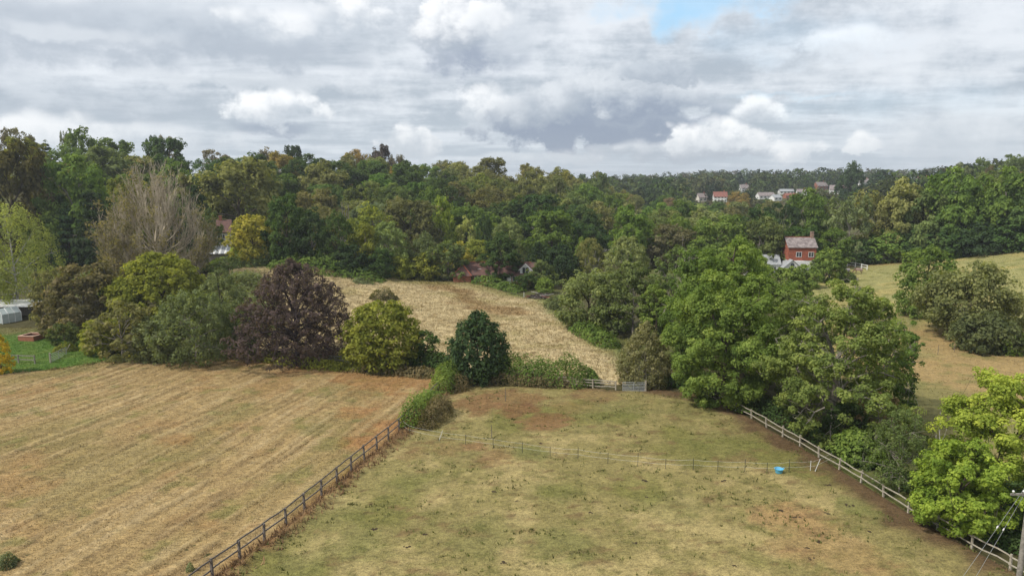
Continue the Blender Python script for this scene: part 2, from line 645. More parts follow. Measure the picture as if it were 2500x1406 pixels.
def mow_lines(along, across):
    """lines of straw left by the mower, each with the scraped furrow beside it"""
    rng = RS(19)
    hi, lo = np.zeros(len(along)), np.zeros(len(along))
    a = across + (fbm(along / 14, across / 9, 2, 3) - 0.5) * 2.4
    pos = across.min()
    while pos < across.max():
        w = rng.uniform(0.16, 0.34)
        k = sstep(fbm(along / 8 + pos * 3.7, np.zeros(len(along)) + pos, 13, 3), rng.uniform(0.40, 0.52), 0.62)
        hi = np.maximum(hi, np.exp(-((a - pos) / w) ** 2) * k)
        lo = np.maximum(lo, np.exp(-((a - pos + w * 1.9) / (w * 0.9)) ** 2) * k)
        pos += rng.choice([0.9, 1.5, 2.3, 2.9])
    return hi, lo


def soil_mown(x, y):
    along = x * FDIR[0] + y * FDIR[1]
    across = -x * FDIR[1] + y * FDIR[0]
    c_ = np.tile(np.array([[0.330, 0.245, 0.122]]), (len(x), 1))
    wob = (fbm(along / 16, across / 7, 2, 2) - 0.5) * 1.6
    n1 = fbm(along / 7, (across + wob) / 0.75, 5, 4, 0.65)
    n2 = fbm(along / 25, (across + wob) / 5.5, 8, 3)
    n3 = fbm(x / 5, y / 5, 11, 4, 0.6)
    c_ = mixa(c_, (0.43, 0.34, 0.20), sstep(n1, 0.5, 0.72) * 0.6)
    c_ = mixa(c_, (0.20, 0.14, 0.075), sstep(n1, 0.46, 0.3) * 0.5)
    c_ = mixa(c_, (0.24, 0.20, 0.085), sstep(n2, 0.52, 0.70) * 0.6)
    c_ = mixa(c_, (0.31, 0.20, 0.095), sstep(n3, 0.55, 0.75) * 0.6)
    g = sstep(fbm(x / 2.1, y / 2.1, 31, 4, 0.6), 0.60, 0.74) * 0.45
    c_ = mixa(c_, (0.14, 0.16, 0.045), g)
    ln1, ln2 = mow_lines(along, across)
    c_ = mixa(c_, (0.50, 0.40, 0.235), ln1 * 0.28)
    c_ = mixa(c_, (0.17, 0.12, 0.065), ln2 * 0.34)
    rust = blobs(x, y, [(900, 905, 7, .7), (960, 930, 6, .8), (760, 895, 5, .5), (640, 880, 4, .5), (870, 1010, 2.2, .75), (970, 1035, 2.6, 1), (880, 1080, 2.4, .8), (930, 1060, 2, .7),
                        (430, 1075, 2.2, .55), (1020, 935, 4, .6), (70, 1290, 1.5, .3)], 40)
    c_ = mixa(c_, (0.32, 0.155, 0.065), rust * 0.65)
    grn = blobs(x, y, [(860, 960, 3, .4), (760, 1050, 2, .7), (810, 1085, 1.8, .7), (560, 1010, 3, .3), (190, 1080, 3, .4), (480, 1130, 3, .35), (150, 905, 4, .8), (60, 925, 3, .6), (200, 900, 3, .7), (830, 1030, 3, .4)], 50)
    c_ = mixa(c_, (0.15, 0.16, 0.055), grn * 0.6)
    d, _, _ = seg_dist(x, y, [tuple(f0)] + FENCE_L)
    c_ = mixa(c_, (0.27, 0.14, 0.055), sstep(d + n3 * 1.5, 1.7, 0.7) * 0.45)
    return c_ * (0.88 + 0.24 * vnoise(x * 2.2, y * 2.2, 4))[:, None]


def relief_mown(x, y):
    along = x * FDIR[0] + y * FDIR[1]
    across = -x * FDIR[1] + y * FDIR[0]
    wob = (fbm(along / 18, across / 9, 2, 2) - 0.5) * 1.3
    a = across + wob
    rows = np.abs(((a / 2.7) % 1.0) - 0.5) * 2                         # swaths left by the mower
    row_w = fbm(along / 6, across / 3, 21, 3)
    z = 0.06 * sstep(rows, 0.72, 1.0) * sstep(row_w, 0.38, 0.6)
    l1, l2 = mow_lines(along, across)
    z = z + 0.10 * l1 - 0.08 * l2
    ru = np.minimum(np.abs(((a + 0.6) % 5.4) - 1.2), np.abs(((a + 0.6) % 5.4) - 3.0))
    chev = np.sin(along * 2 * math.pi / 0.62 + np.abs(ru) * 7)
    z = z + sstep(ru, 0.42, 0.1) * (-0.06 + 0.08 * chev) * sstep(fbm(along / 9, across / 6, 77, 2), 0.36, 0.55)
    z = z + 0.13 * (fbm(x / 0.8, y / 0.8, 6, 3, 0.6) - 0.3) + 0.09 * vnoise(along * 0.9, across * 3.3, 61)
    return z


def soil_pad(x, y):
    c_ = np.tile(np.array([[0.245, 0.215, 0.092]]), (len(x), 1))
    n1 = fbm(x / 3.5, y / 3.5, 15, 4, 0.6)
    n2 = fbm(x / 9, y / 9, 16, 3)
    n3 = fbm(x / 1.2, y / 1.0, 18, 4, 0.62)
    c_ = mixa(c_, (0.36, 0.30, 0.145), sstep(n1, 0.48, 0.68) * 0.85)
    c_ = mixa(c_, (0.15, 0.155, 0.045), sstep(n2, 0.52, 0.66) * 0.7)
    c_ = mixa(c_, (0.145, 0.145, 0.05), sstep(n3, 0.60, 0.74) * 0.6)
    c_ = mixa(c_, (0.17, 0.115, 0.06), sstep(fbm(x / 1.6, y / 0.9, 33, 4, 0.6), 0.62, 0.74) * 0.65)
    rust = blobs(x, y, [(1180, 985, 4, .9), (1240, 975, 4, .7), (1270, 1000, 3, .9), (1330, 1030, 3, .9), (1390, 995, 3, .4), (1290, 975, 2.4, .8), (1100, 960, 2.5, .5), (1450, 965, 3, .5),
                        (1160, 1095, 1.5, .8), (1200, 1120, 2.4, .6), (1090, 1100, 2.2, .4), (1020, 1105, 2, .35)], 60)
    c_ = mixa(c_, (0.20, 0.098, 0.055), rust * 0.75)
    bare = blobs(x, y, [(1930, 1270, 2.6, .8), (1990, 1310, 3, .6), (2050, 1350, 3, .55), (1950, 1340, 2.5, .5), (1920, 1265, 1.0, 1)], 70)
    c_ = mixa(c_, (0.37, 0.235, 0.12), bare * 0.75)
    grn = blobs(x, y, [(2100, 1240, 1.8, .9), (2150, 1265, 1.6, .7), (1500, 1000, 4, .5), (1300, 1110, 1.6, .8), (1340, 1200, 2.5, .35), (1640, 1240, 3, .35), (1380, 1330, 2.4, .6), (1180, 1310, 3, .4),
                        (1150, 1110, 1.2, .7), (1750, 1080, 4, .35), (1700, 1010, 5, .4), (870, 1330, 2.5, .5), (740, 1380, 2, .5), (800, 1260, 3, .4), (1010, 1180, 2.5, .4)], 80)
    c_ = mixa(c_, (0.12, 0.15, 0.045), grn * 0.6)
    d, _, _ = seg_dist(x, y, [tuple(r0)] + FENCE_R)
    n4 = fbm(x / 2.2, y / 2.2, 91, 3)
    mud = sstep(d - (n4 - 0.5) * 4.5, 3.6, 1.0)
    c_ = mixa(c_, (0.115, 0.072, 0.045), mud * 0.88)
    d2, _, _ = seg_dist(x, y, [tuple(f0)] + FENCE_L)
    c_ = mixa(c_, (0.20, 0.115, 0.06), sstep(d2 - (n3 - 0.5) * 2.2, 1.9, 0.7) * 0.85)
    d3, _, _ = seg_dist(x, y, FENCE_T)
    c_ = mixa(c_, (0.10, 0.07, 0.04), sstep(d3 - (n4 - 0.5) * 2, 1.6, 0.5) * 0.7)
    return c_ * (0.87 + 0.26 * vnoise(x * 2.6, y * 2.6, 4))[:, None]


def relief_pad(x, y):
    d2, _, _ = seg_dist(x, y, [tuple(f0)] + FENCE_L)
    bank = 0.28 * np.exp(-((d2 - 1.0) / 0.55) ** 2) * (0.4 + 1.2 * fbm(x / 0.9, y / 0.9, 55, 3))
    return 0.10 * fbm(x / 1.3, y / 1.3, 23, 4, 0.6) + 0.05 * vnoise(x * 2.6, y * 2.6, 9) + bank


def soil_meadow(x, y):
    c_ = np.tile(np.array([[0.445, 0.365, 0.215]]), (len(x), 1))
    n1 = fbm(x / 7, y / 5, 25, 4, 0.6)
    n2 = fbm(x / 1.5, y / 1.2, 26, 4, 0.6)
    c_ = mixa(c_, (0.34, 0.29, 0.135), sstep(n1, 0.52, 0.7) * 0.7)
    c_ = mixa(c_, (0.54, 0.45, 0.27), sstep(n2, 0.55, 0.72) * 0.7)
    c_ = mixa(c_, (0.26, 0.19, 0.085), sstep(n2, 0.45, 0.3) * 0.6)
    sedge, _, _ = seg_dist(x, y, px_poly([(1050, 690), (1120, 715), (1140, 738), (1190, 755), (1245, 768)]))
    c_ = mixa(c_, (0.23, 0.145, 0.06), sstep(sedge + (n1 - .5) * 9, 5.0, 1.0) * 0.7)
    d, _, _ = seg_dist(x, y, px_poly([(1260, 722), (1345, 735), (1370, 765), (1440, 810), (1540, 875), (1600, 935)]))
    c_ = mixa(c_, (0.13, 0.17, 0.045), sstep(d - (n2 - .5) * 3, 4.5, 1.0) * 0.8)
    d, _, _ = seg_dist(x, y, px_poly([(960, 686), (1150, 694), (1250, 724)]))
    c_ = mixa(c_, (0.24, 0.22, 0.08), sstep(d - (n2 - .5) * 3, 6, 1.0) * 0.7)
    g = blobs(x, y, [(1275, 722, 3.2, 1)], 66, .3)
    c_ = mixa(c_, (0.10, 0.17, 0.03), g)
    return c_ * (0.88 + 0.24 * vnoise(x * 1.5, y * 1.5, 4))[:, None]


def relief_meadow(x, y):
    return 0.42 * fbm(x / 1.5, y / 1.1, 29, 4, 0.6) + 0.25 * vnoise(x / 2.3, y / 1.3, 30)


def soil_lawn(x, y):
    c_ = np.tile(np.array([[0.08, 0.15, 0.026]]), (len(x), 1))
    n2 = fbm(x / 2, y / 2, 26, 4, 0.6)
    c_ = mixa(c_, (0.115, 0.175, 0.036), sstep(n2, 0.45, 0.7))
    e = blobs(x, y, [(60, 800, 6, 1), (130, 808, 4, .9), (0, 800, 6, .9), (-80, 805, 8, .9)], 45, .3)
    c_ = mixa(c_, (0.21, 0.15, 0.085), e * 0.6)
    e = blobs(x, y, [(90, 790, 4, .8), (30, 788, 4, .8)], 46, .3)
    return mixa(c_, (0.16, 0.13, 0.05), e * 0.7)


def soil_past(x, y):
    c_ = np.tile(np.array([[0.285, 0.275, 0.115]]), (len(x), 1))
    n1 = fbm(x / 12, y / 8, 25, 4, 0.6)
    n2 = fbm(x / 2.5, y / 2, 27, 4, 0.6)
    c_ = mixa(c_, (0.36, 0.30, 0.12), sstep(n1, 0.5, 0.68) * 0.7)
    c_ = mixa(c_, (0.17, 0.19, 0.055), sstep(n2, 0.54, 0.7) * 0.6)
    d, _, _ = seg_dist(x, y, px_poly([(2100, 642), (2300, 620), (2500, 602), (2800, 578)]))
    c_ = mixa(c_, (0.34, 0.19, 0.085), sstep(d + (n1 - .5) * 6, 12, 3) * 0.85)
    _, v, _ = project(x, y, terrain(x, y))
    dry = sstep(fbm(x / 9, y / 9, 57, 3) * 60 + np.hypot(x - 62, y - 88) * -1.0, -18, 10)
    c_ = mixa(c_, (0.325, 0.222, 0.105), dry * 0.8)
    c_ = mixa(c_, (0.17, 0.17, 0.06), sstep(n2, 0.58, 0.7) * 0.6)
    g = blobs(x, y, [(2260, 1000, 9, 1), (2200, 960, 8, .9), (2350, 1050, 8, .9), (2180, 860, 6, .6), (2140, 790, 8, .5)], 47, .5)
    return mixa(c_, (0.155, 0.165, 0.06), g * 0.75)


def relief_past(x, y):
    return 0.2 * fbm(x / 2, y / 1.6, 29, 4, 0.6)


M_MOWN = ground_material('mown_grass', 3.0, 1.0, 1.0, 0.14, (0.0, 0.55, 1.25))
M_PAD = ground_material('grazed_grass', 3.6, 0.95, 0.9, 0.12, (0.0, 0.8, 1.15))
M_MEAD = ground_material('tussock_grass', 1.6, 0.75, 0.9, 0.2, (0.0, 0.7, 1.3))
M_LAWN = ground_material('lawn_grass', 2.0, 0.4, 0.5, 0.05)
M_PAST = ground_material('pasture_grass', 1.2, 0.6, 0.7, 0.15, (0.0, 0.7, 1.3))
M_GROUND = ground_material('woodland_floor', 0.7, 0.7, 0.6, 0.2)


def base_ground():
    xs = np.unique(np.concatenate([np.arange(-260, 261, 4.0), np.geomspace(262, 9000, 60), -np.geomspace(262, 9000, 60)]))
    ys = np.unique(np.concatenate([np.arange(-40, 420, 3.5), np.geomspace(421, 9000, 70), -np.geomspace(42, 3000, 20)]))
    gx, gy = np.meshgrid(xs, ys, indexing='ij')
    X, Y = gx.ravel(), gy.ravel()
    Z = terrain(X, Y)
    nx, ny = gx.shape
    I, J = np.meshgrid(np.arange(nx - 1), np.arange(ny - 1), indexing='ij')
    I, J = I.ravel(), J.ravel()
    F = np.stack([I * ny + J, (I + 1) * ny + J, (I + 1) * ny + J + 1, I * ny + J + 1], 1)
    me = np_mesh('ground', np.stack([X, Y, Z], 1), F, M_GROUND, True)
    n = fbm(X / 11, Y / 11, 71, 3)
    c_ = np.tile(np.array([[0.075, 0.07, 0.032]]), (len(X), 1))
    c_ = mixa(c_, (0.10, 0.115, 0.035), sstep(n, 0.45, 0.65))
    set_soil(me, c_)
    tag(link('ground', me), kind='structure')


base_ground()
field('mown_field', POLY_MOWN, 0.3, M_MOWN, soil_mown, relief_mown, 0.05)
field('paddock_field', POLY_PAD, 0.32, M_PAD, soil_pad, relief_pad, 0.06)
field('meadow_field', POLY_MEADOW, 0.55, M_MEAD, soil_meadow, relief_meadow, 0.07)
field('garden_lawn', POLY_LAWN, 0.5, M_LAWN, soil_lawn, lambda x, y: 0.03 * fbm(x, y, 3), 0.08)
field('pasture_field', POLY_PAST, 0.8, M_PAST, soil_past, relief_past, 0.08)
# ------------------------------------------------------------------ trees and shrubs
C = dict(  # leaf albedo (linear)
    oak=(0.062, 0.092, 0.022), dark=(0.034, 0.056, 0.018), deep=(0.026, 0.042, 0.018), mid=(0.066, 0.088, 0.030), olive=(0.095, 0.098, 0.036),
    yellow=(0.165, 0.150, 0.030), ochre=(0.150, 0.112, 0.036), bright=(0.128, 0.172, 0.028), grey=(0.090, 0.108, 0.060), copper=(0.056, 0.042, 0.040),
    brown=(0.088, 0.074, 0.036), willow=(0.100, 0.122, 0.046), rust=(0.16, 0.07, 0.035), lime=(0.142, 0.180, 0.030), sage=(0.078, 0.092, 0.042),
    fresh=(0.084, 0.118, 0.028), pale=(0.150, 0.165, 0.055), gold=(0.26, 0.20, 0.02), moss=(0.105, 0.115, 0.022), holly=(0.030, 0.052, 0.022), twig=(0.088, 0.078, 0.048))


def prof_dome(t):
    return np.where(t < 0.32, 0.62 + 0.38 * np.sin(t / 0.32 * math.pi / 2), np.sqrt(np.clip(1 - ((t - 0.32) / 0.68) ** 2, 0, 1)) ** 0.9)


def prof_ovoid(t):
    return np.sin(math.pi * np.clip(0.10 + 0.90 * t, 0, 1)) ** 0.62


def prof_cone(t):
    return np.clip(np.minimum((1 - t) ** 0.75, 0.55 + 2.2 * t), 0, 1)


def prof_egg(t):
    return np.clip(np.where(t < 0.3, 0.8 + 0.2 * np.sin(t / 0.3 * 1.57), np.cos((t - 0.3) / 0.7 * 1.57) ** 0.75), 0, 1)


def prof_fan(t):
    return np.clip(np.where(t < 0.28, 0.55 + 0.45 * t / 0.28, np.cos((t - 0.28) / 0.72 * 1.5) ** 0.8), 0.02, 1)


def prof_flat(t):
    return np.where(t < 0.5, 0.4 + 0.6 * t * 2, np.sqrt(np.clip(1 - ((t - 0.5) / 0.5) ** 2, 0, 1)) ** 0.5)


PROF = dict(dome=prof_dome, ovoid=prof_ovoid, cone=prof_cone, egg=prof_egg, fan=prof_fan, flat=prof_flat)


def unit(v):
    return v / (np.linalg.norm(v, axis=-1, keepdims=True) + 1e-9)


def leaf_cards(rng, P, N, size, aspect=1.45):
    n = len(P)
    t = unit(np.cross(N, rng.normal(size=(n, 3))))
    b = np.cross(N, t)
    s = (size * rng.uniform(0.6, 1.4, n))[:, None] if np.isscalar(size) else size[:, None]
    up = N * s * 0.14
    V = np.stack([P - t * s * aspect / 2, P + b * s * 0.5 + up, P + t * s * aspect / 2, P - b * s * 0.5 + up], 1).reshape(-1, 3)
    F = np.arange(n * 4).reshape(n, 4)
    return V, F


def leaf_mesh(name, V, F, var):
    me = np_mesh(name, V, F, LEAF)
    a = me.attributes.new('var', 'FLOAT', 'FACE')
    a.data.foreach_set('value', np.clip(var, -1, 1).astype(np.float32))
    return me


def tree_geometry(seed, H=1.0, W=1.0, prof='dome', base=0.12, nc=160, cr=0.10, nl=40, leaf=0.035, lobes=6, lobe_amp=0.3, inner=0.5, flat=0.85,
                  up=0.5, droop=0.0, trunk=0.02, limbs=9, twig=0.3, spread=0.2, lean=0.0, thin=1.0, tiers=0, boughs=0, br=0.15, fill=0.2):
    """clumps of leaves spread through the crown, with a trunk, limbs and branches reaching them"""
    rng = RS(seed)
    pf = PROF[prof]
    L = unit(rng.normal(size=(lobes, 3)) * [1, 1, 0.7])
    la = rng.uniform(-0.6, 1.0, lobes) * lobe_amp
    tt = np.linspace(0, 1, 200)
    pd = np.cumsum(pf(tt) * (0.6 + 0.4 * tt) + 0.05)
    t = np.interp(rng.rand(nc) * pd[-1], pd, tt)
    if tiers:
        t = np.clip((np.round(t * tiers) + rng.normal(0, 0.10, nc)) / tiers, 0, 1)
    th = rng.uniform(0, 2 * math.pi, nc)
    rr = pf(t) * (1 - inner * rng.rand(nc) ** 1.6)
    d = unit(np.stack([np.cos(th) * rr, np.sin(th) * rr, (t - 0.4) * 1.3], 1))
    k = 1 + (la[None, :] * np.exp(5 * (d @ L.T - 1))).sum(1)
    x, y = np.cos(th) * rr * k * W / 2, np.sin(th) * rr * k * W / 2
    z = base * H + t * (1 - base) * H * (0.93 + 0.07 * k)
    if boughs:
        bi = rng.randint(0, boughs, nc)
        o = unit(rng.normal(size=(nc, 3))) * (rng.rand(nc, 1) ** 0.45) * br * W * rng.uniform(0.6, 1.25, boughs)[bi][:, None] * np.array([1, 1, 0.75])
        fi = rng.rand(nc) < fill
        x, y, z = np.where(fi, x * 0.8, x[bi] * 0.93 + o[:, 0]), np.where(fi, y * 0.8, y[bi] * 0.93 + o[:, 1]), np.where(fi, z * 0.95, z[bi] + o[:, 2])
    Cn = np.stack([x + lean * z, y, z - droop * (np.hypot(x, y) / W * 2) ** 2 * H * 0.3], 1)
    Cn[:, 2] = np.maximum(Cn[:, 2], cr * W * 0.45)
    crad = cr * W * rng.uniform(0.65, 1.25, nc)
    n = nc * nl
    ci = np.repeat(np.arange(nc), nl)
    dv = unit(rng.normal(size=(n, 3)))
    dv[:, 2] = np.abs(dv[:, 2]) * np.where(rng.rand(n) < 0.72, 1, -1)
    off = dv * (crad[ci] * (0.35 + 0.65 * rng.rand(n) ** 0.5))[:, None] * np.array([1, 1, flat])
    P = Cn[ci] + off
    keep = (P[:, 2] > 0.02 * H) & (rng.rand(n) < thin)
    P, dv, ci = P[keep], dv[keep], ci[keep]
    outw = unit(P - np.array([0, 0, base * H + 0.35 * (1 - base) * H]))
    N = unit(dv * 0.85 + outw * 0.35 + np.array([0, 0, up * 0.55]) + rng.normal(size=P.shape) * 0.45)
    V, F = leaf_cards(rng, P, N, leaf * W)
    cv = rng.normal(0, 0.32, nc) + (rng.normal(0, 0.25, boughs)[bi] if boughs else 0)
    var = cv[ci] + rng.normal(0, 0.28, len(P))
    # wood
    paths = []
    th0 = base * H + 0.10 * H
    top = np.array([lean * H * 0.6, 0, base * H + 0.55 * (1 - base) * H])
    s = np.linspace(0, 1, 6)[:, None]
    axis = s * top + np.sin(s * 3) * rng.normal(0, 0.01, 3) * W
    tr = trunk * H
    paths.append((axis, tr * np.linspace(1.15, 0.45, 6)))
    order = rng.permutation(nc)
    ends = [order[0]]
    for _ in range(limbs - 1):
        dist = np.min(np.linalg.norm(Cn[:, None] - Cn[ends][None], axis=2), axis=1) * (1 + 0.4 * rng.rand(nc))
        ends.append(int(np.argmax(dist)))
    nodes, nrad = [axis[3], axis[4], axis[5]], [tr * .6] * 3
    for e in ends:
        f = np.clip(0.25 + 0.7 * (Cn[e][2] / H - base), 0.2, 0.95)
        st = axis[0] * (1 - f) + axis[-1] * f
        s = np.linspace(0, 1, 6)[:, None]
        path = st * (1 - s) + Cn[e] * s + np.array([0, 0, spread * W * 0.25]) * np.sin(s * math.pi) + np.cumsum(rng.normal(0, 0.012 * W, (6, 3)), 0) * (s > 0)
        r = tr * 0.5 * np.linspace(1, 0.22, 6)
        paths.append((path, r))
        for q in (2, 3, 4, 5):
            nodes.append(path[q])
            nrad.append(r[q])
    nodes = np.array(nodes)
    for c_ in order[:int(nc * twig)]:
        j = int(np.argmin(np.linalg.norm(nodes - Cn[c_], axis=1)))
        tip = Cn[c_] + unit(Cn[c_] - np.array([0, 0, base * H])) * crad[c_] * rng.uniform(0.0, 0.75)
        s = np.linspace(0, 1, 4)[:, None]
        path = nodes[j] * (1 - s) + tip * s + rng.normal(0, 0.014 * W, (4, 3)) * np.sin(s * math.pi)
        paths.append((path, max(nrad[j] * 0.6, tr * 0.07) * np.linspace(1, 0.3, 4)))
    return V, F, var, paths


def wood_mesh(name, paths, mat, sides=5):
    V, F = tubes(paths, sides)
    return np_mesh(name, V, F, mat, True)


def bare_geometry(seed, H, W, n1=26, n2=5, n3=4, base=0.1, up=0.8, r0=0.018, prof='fan', twig_r=0.0012, curl=0.05):
    """a leafless tree: limbs that fork twice into twigs"""
    rng = RS(seed)
    paths, tips = [], []
    tr = r0 * H
    paths.append((np.array([[0, 0, 0], [0.004 * H, 0, 0.2 * H], [0, 0.004 * H, 0.42 * H]]), tr * np.array([1.2, 0.9, 0.5])))
    for i in range(n1):
        t = (i + rng.rand()) / n1
        th = i * 2.4 + rng.rand()
        hz = base * H + t * (1 - base) * H
        R = PROF[prof](np.array([t]))[0] * W / 2 * rng.uniform(0.75, 1.05)
        end = np.array([math.cos(th) * R, math.sin(th) * R, hz])
        st = np.array([0, 0, min(0.40 * H, (0.25 * base + 0.42 * t) * H)])
        s = np.linspace(0, 1, 7)[:, None]
        bow = np.array([math.cos(th), math.sin(th), -0.6]) * up * R * 0.35
        path = st * (1 - s) + end * s + bow * np.sin(s * math.pi) + np.cumsum(rng.normal(0, curl * W * 0.1, (7, 3)), 0) * (s > 0)
        r = tr * 0.42 * np.linspace(1, 0.12, 7)
        paths.append((path, r))
        for j in range(n2):
            q = rng.uniform(0.3, 0.95)
            k = int(q * 6)
            p0 = path[k] * (1 - (q * 6 - k)) + path[min(k + 1, 6)] * (q * 6 - k)
            dr = unit(path[min(k + 1, 6)] - path[k] + rng.normal(0, 0.30, 3) * np.linalg.norm(path[min(k + 1, 6)] - path[k]) + np.array([0, 0, up * 0.5 * np.linalg.norm(path[1] - path[0])]))
            ln = W * rng.uniform(0.10, 0.22)
            s4 = np.linspace(0, 1, 4)[:, None]
            p2 = p0 + dr * ln * s4 + np.array([0, 0, up * 0.25 * ln]) * s4 ** 2 + rng.normal(0, 0.03 * ln, (4, 3)) * s4
            rb = max(r[k] * 0.5, twig_r * H * 1.5)
            paths.append((p2, rb * np.linspace(1, 0.3, 4)))
            tips.append(p2[-1])
            for _ in range(n3):
                f = rng.uniform(0.3, 1.0)
                k2 = min(int(f * 3), 2)
                b0 = p2[k2] * (1 - (f * 3 - k2)) + p2[k2 + 1] * (f * 3 - k2)
                d2 = unit(dr + rng.normal(0, 0.45, 3) + np.array([0, 0, up * 0.5]))
                e2 = b0 + d2 * ln * rng.uniform(0.3, 0.6)
                paths.append((np.array([b0, (b0 + e2) / 2 + rng.normal(0, 0.02 * ln, 3), e2]), twig_r * H * np.array([1.0, 0.8, 0.4])))
                tips.append(e2)
    return paths, np.array(tips)


# prototypes in units of one metre crown width / height; trees in the wood share them
PROTO = {}


def proto(key, n, **kw):
    PROTO[key] = []
    for i in range(n):
        V, F, var, paths = tree_geometry(1000 + 37 * i + sum(map(ord, key)), **kw)
        PROTO[key].append((leaf_mesh('crown_' + key, V, F, var), wood_mesh('trunk_' + key, paths, BARK_GREY if i % 2 else BARK, 4)))


proto('oak', 5, nc=230, cr=0.085, nl=40, leaf=0.031, lobe_amp=0.22, base=0.04, twig=0.12, boughs=44, br=0.13, inner=0.5, fill=0.3)
proto('tall', 4, prof='ovoid', nc=230, cr=0.085, nl=38, leaf=0.031, lobe_amp=0.2, base=0.03, twig=0.12, boughs=46, br=0.125, inner=0.5, fill=0.3)
proto('soft', 3, prof='egg', nc=230, cr=0.075, nl=32, leaf=0.026, lobe_amp=0.25, base=0.03, twig=0.15, up=0.35)
proto('cone', 2, prof='cone', nc=170, cr=0.09, nl=34, leaf=0.032, lobe_amp=0.12, base=0.02, tiers=9, flat=0.5)
proto('airy', 3, prof='ovoid', nc=150, cr=0.07, nl=30, leaf=0.026, lobe_amp=0.35, boughs=22, br=0.15, base=0.12, twig=0.9, limbs=12, trunk=0.016)
proto('bush', 3, prof='dome', nc=110, cr=0.13, nl=46, leaf=0.042, lobe_amp=0.3, base=0.0, twig=0.1)
proto('pine', 2, prof='flat', nc=60, cr=0.13, nl=46, leaf=0.034, lobe_amp=0.3, base=0.5, twig=0.7, flat=0.45, limbs=12)


class Rec:
    pass


ALL_TREES = []          # every tree: used for labels and for leaving out what nothing shows of


def add_tree(kind, x, y, h, w, colr, name, label, group=None, hero=None, cat='tree', bark=None, rz=None, mats=None):
    t = Rec()
    t.kind, t.x, t.y, t.z, t.h, t.w, t.col, t.name, t.label, t.group, t.hero, t.cat, t.bark, t.rz = kind, x, y, GZ(x, y), h, w, colr, name, label, group, hero, cat, bark, rz
    t.u, t.vb, t.f = project(x, y, t.z)
    t.vt = project(x, y, t.z + h)[1]
    ALL_TREES.append(t)
    return t


def px_tree(kind, u, vb, vt, wpx, colr, name, label, **kw):
    """tree standing on the ground seen at (u, vb), its top seen at vt, its crown wpx wide"""
    x, y, z = ground_at(u, vb)
    d = ray(u, vt)
    top = CAM_H + d[2] * (y / d[1])
    _, _, f = project(x, y, z)
    return add_tree(kind, x, y, max(top - z, 0.6), wpx * f / FPX, C[colr] if isinstance(colr, str) else colr, name, label, **kw)


def jitter(colr, rng, a=0.14):
    k = 1 + rng.uniform(-a, a)
    return tuple(float(np.clip(v * k * (1 + rng.uniform(-a, a) * 0.55), 0.01, 0.6)) for v in colr)


HERO = dict(
    maple=dict(nc=760, cr=0.05, nl=66, leaf=0.016, lobe_amp=0.28, base=0.0, twig=0.06, flat=0.85, prof='ovoid', inner=0.45, boughs=95, br=0.095, fill=0.3),
    oak=dict(nc=640, cr=0.042, nl=56, leaf=0.015, lobe_amp=0.4, base=0.02, twig=0.85, limbs=26, trunk=0.017, inner=0.55, flat=0.8, spread=0.35, boughs=80, br=0.095, fill=0.3),
    tall=dict(nc=600, cr=0.054, nl=58, leaf=0.017, lobe_amp=0.3, base=0.0, twig=0.2, prof='ovoid', boughs=75, br=0.1, fill=0.3, inner=0.5),
    young=dict(nc=640, cr=0.054, nl=66, leaf=0.0175, lobe_amp=0.32, base=0.0, twig=0.2, prof='ovoid', flat=0.8, inner=0.5, boughs=75, br=0.1, fill=0.3),
    beech=dict(nc=620, cr=0.068, nl=52, leaf=0.0185, lobe_amp=0.16, base=0.0, twig=0.1, prof='dome', flat=0.7, inner=0.5),
    holly=dict(nc=520, cr=0.062, nl=52, leaf=0.021, lobe_amp=0.14, base=0.0, twig=0.05, prof='egg', flat=1.6, inner=0.55, up=0.2),
    willow=dict(nc=520, cr=0.045, nl=60, leaf=0.013, lobe_amp=0.2, base=0.0, twig=0.1, prof='egg', inner=0.35, flat=1.0, up=0.3),
    alder=dict(nc=520, cr=0.052, nl=54, leaf=0.017, lobe_amp=0.34, base=0.0, twig=0.6, prof='dome', limbs=18, trunk=0.016, inner=0.55, boughs=60, br=0.11, fill=0.3),
    shrub=dict(nc=330, cr=0.075, nl=62, leaf=0.020, inner=0.6, lobe_amp=0.35, base=0.0, twig=0.3, prof='dome'),
    spray=dict(nc=560, cr=0.042, nl=48, leaf=0.0145, inner=0.65, lobe_amp=0.45, base=0.0, twig=0.6, prof='dome', flat=1.6, up=0.2, limbs=14, trunk=0.012),
    sallow=dict(nc=760, cr=0.055, nl=48, leaf=0.0145, lobe_amp=0.2, base=0.0, twig=1.0, prof='egg', inner=0.45, flat=1.2, up=0.3, limbs=24, trunk=0.012),
    dense=dict(nc=640, cr=0.074, nl=50, leaf=0.0165, lobe_amp=0.22, base=0.0, twig=0.1, prof='dome', inner=0.5, flat=0.9, boughs=60, br=0.12, fill=0.35),
    elder=dict(nc=120, cr=0.070, nl=70, leaf=0.022, lobe_amp=0.40, base=0.12, twig=1.0, prof='dome', limbs=16, trunk=0.02),
    birch=dict(nc=380, cr=0.045, nl=70, leaf=0.0125, lobe_amp=0.35, base=0.05, twig=0.25, prof='ovoid', flat=2.6, up=0.1, droop=0.35, limbs=12, trunk=0.012),
    topiary=dict(nc=260, cr=0.06, nl=60, leaf=0.022, lobe_amp=0.05, base=0.0, twig=0.0, prof='flat', inner=0.3),
)

P = px_tree
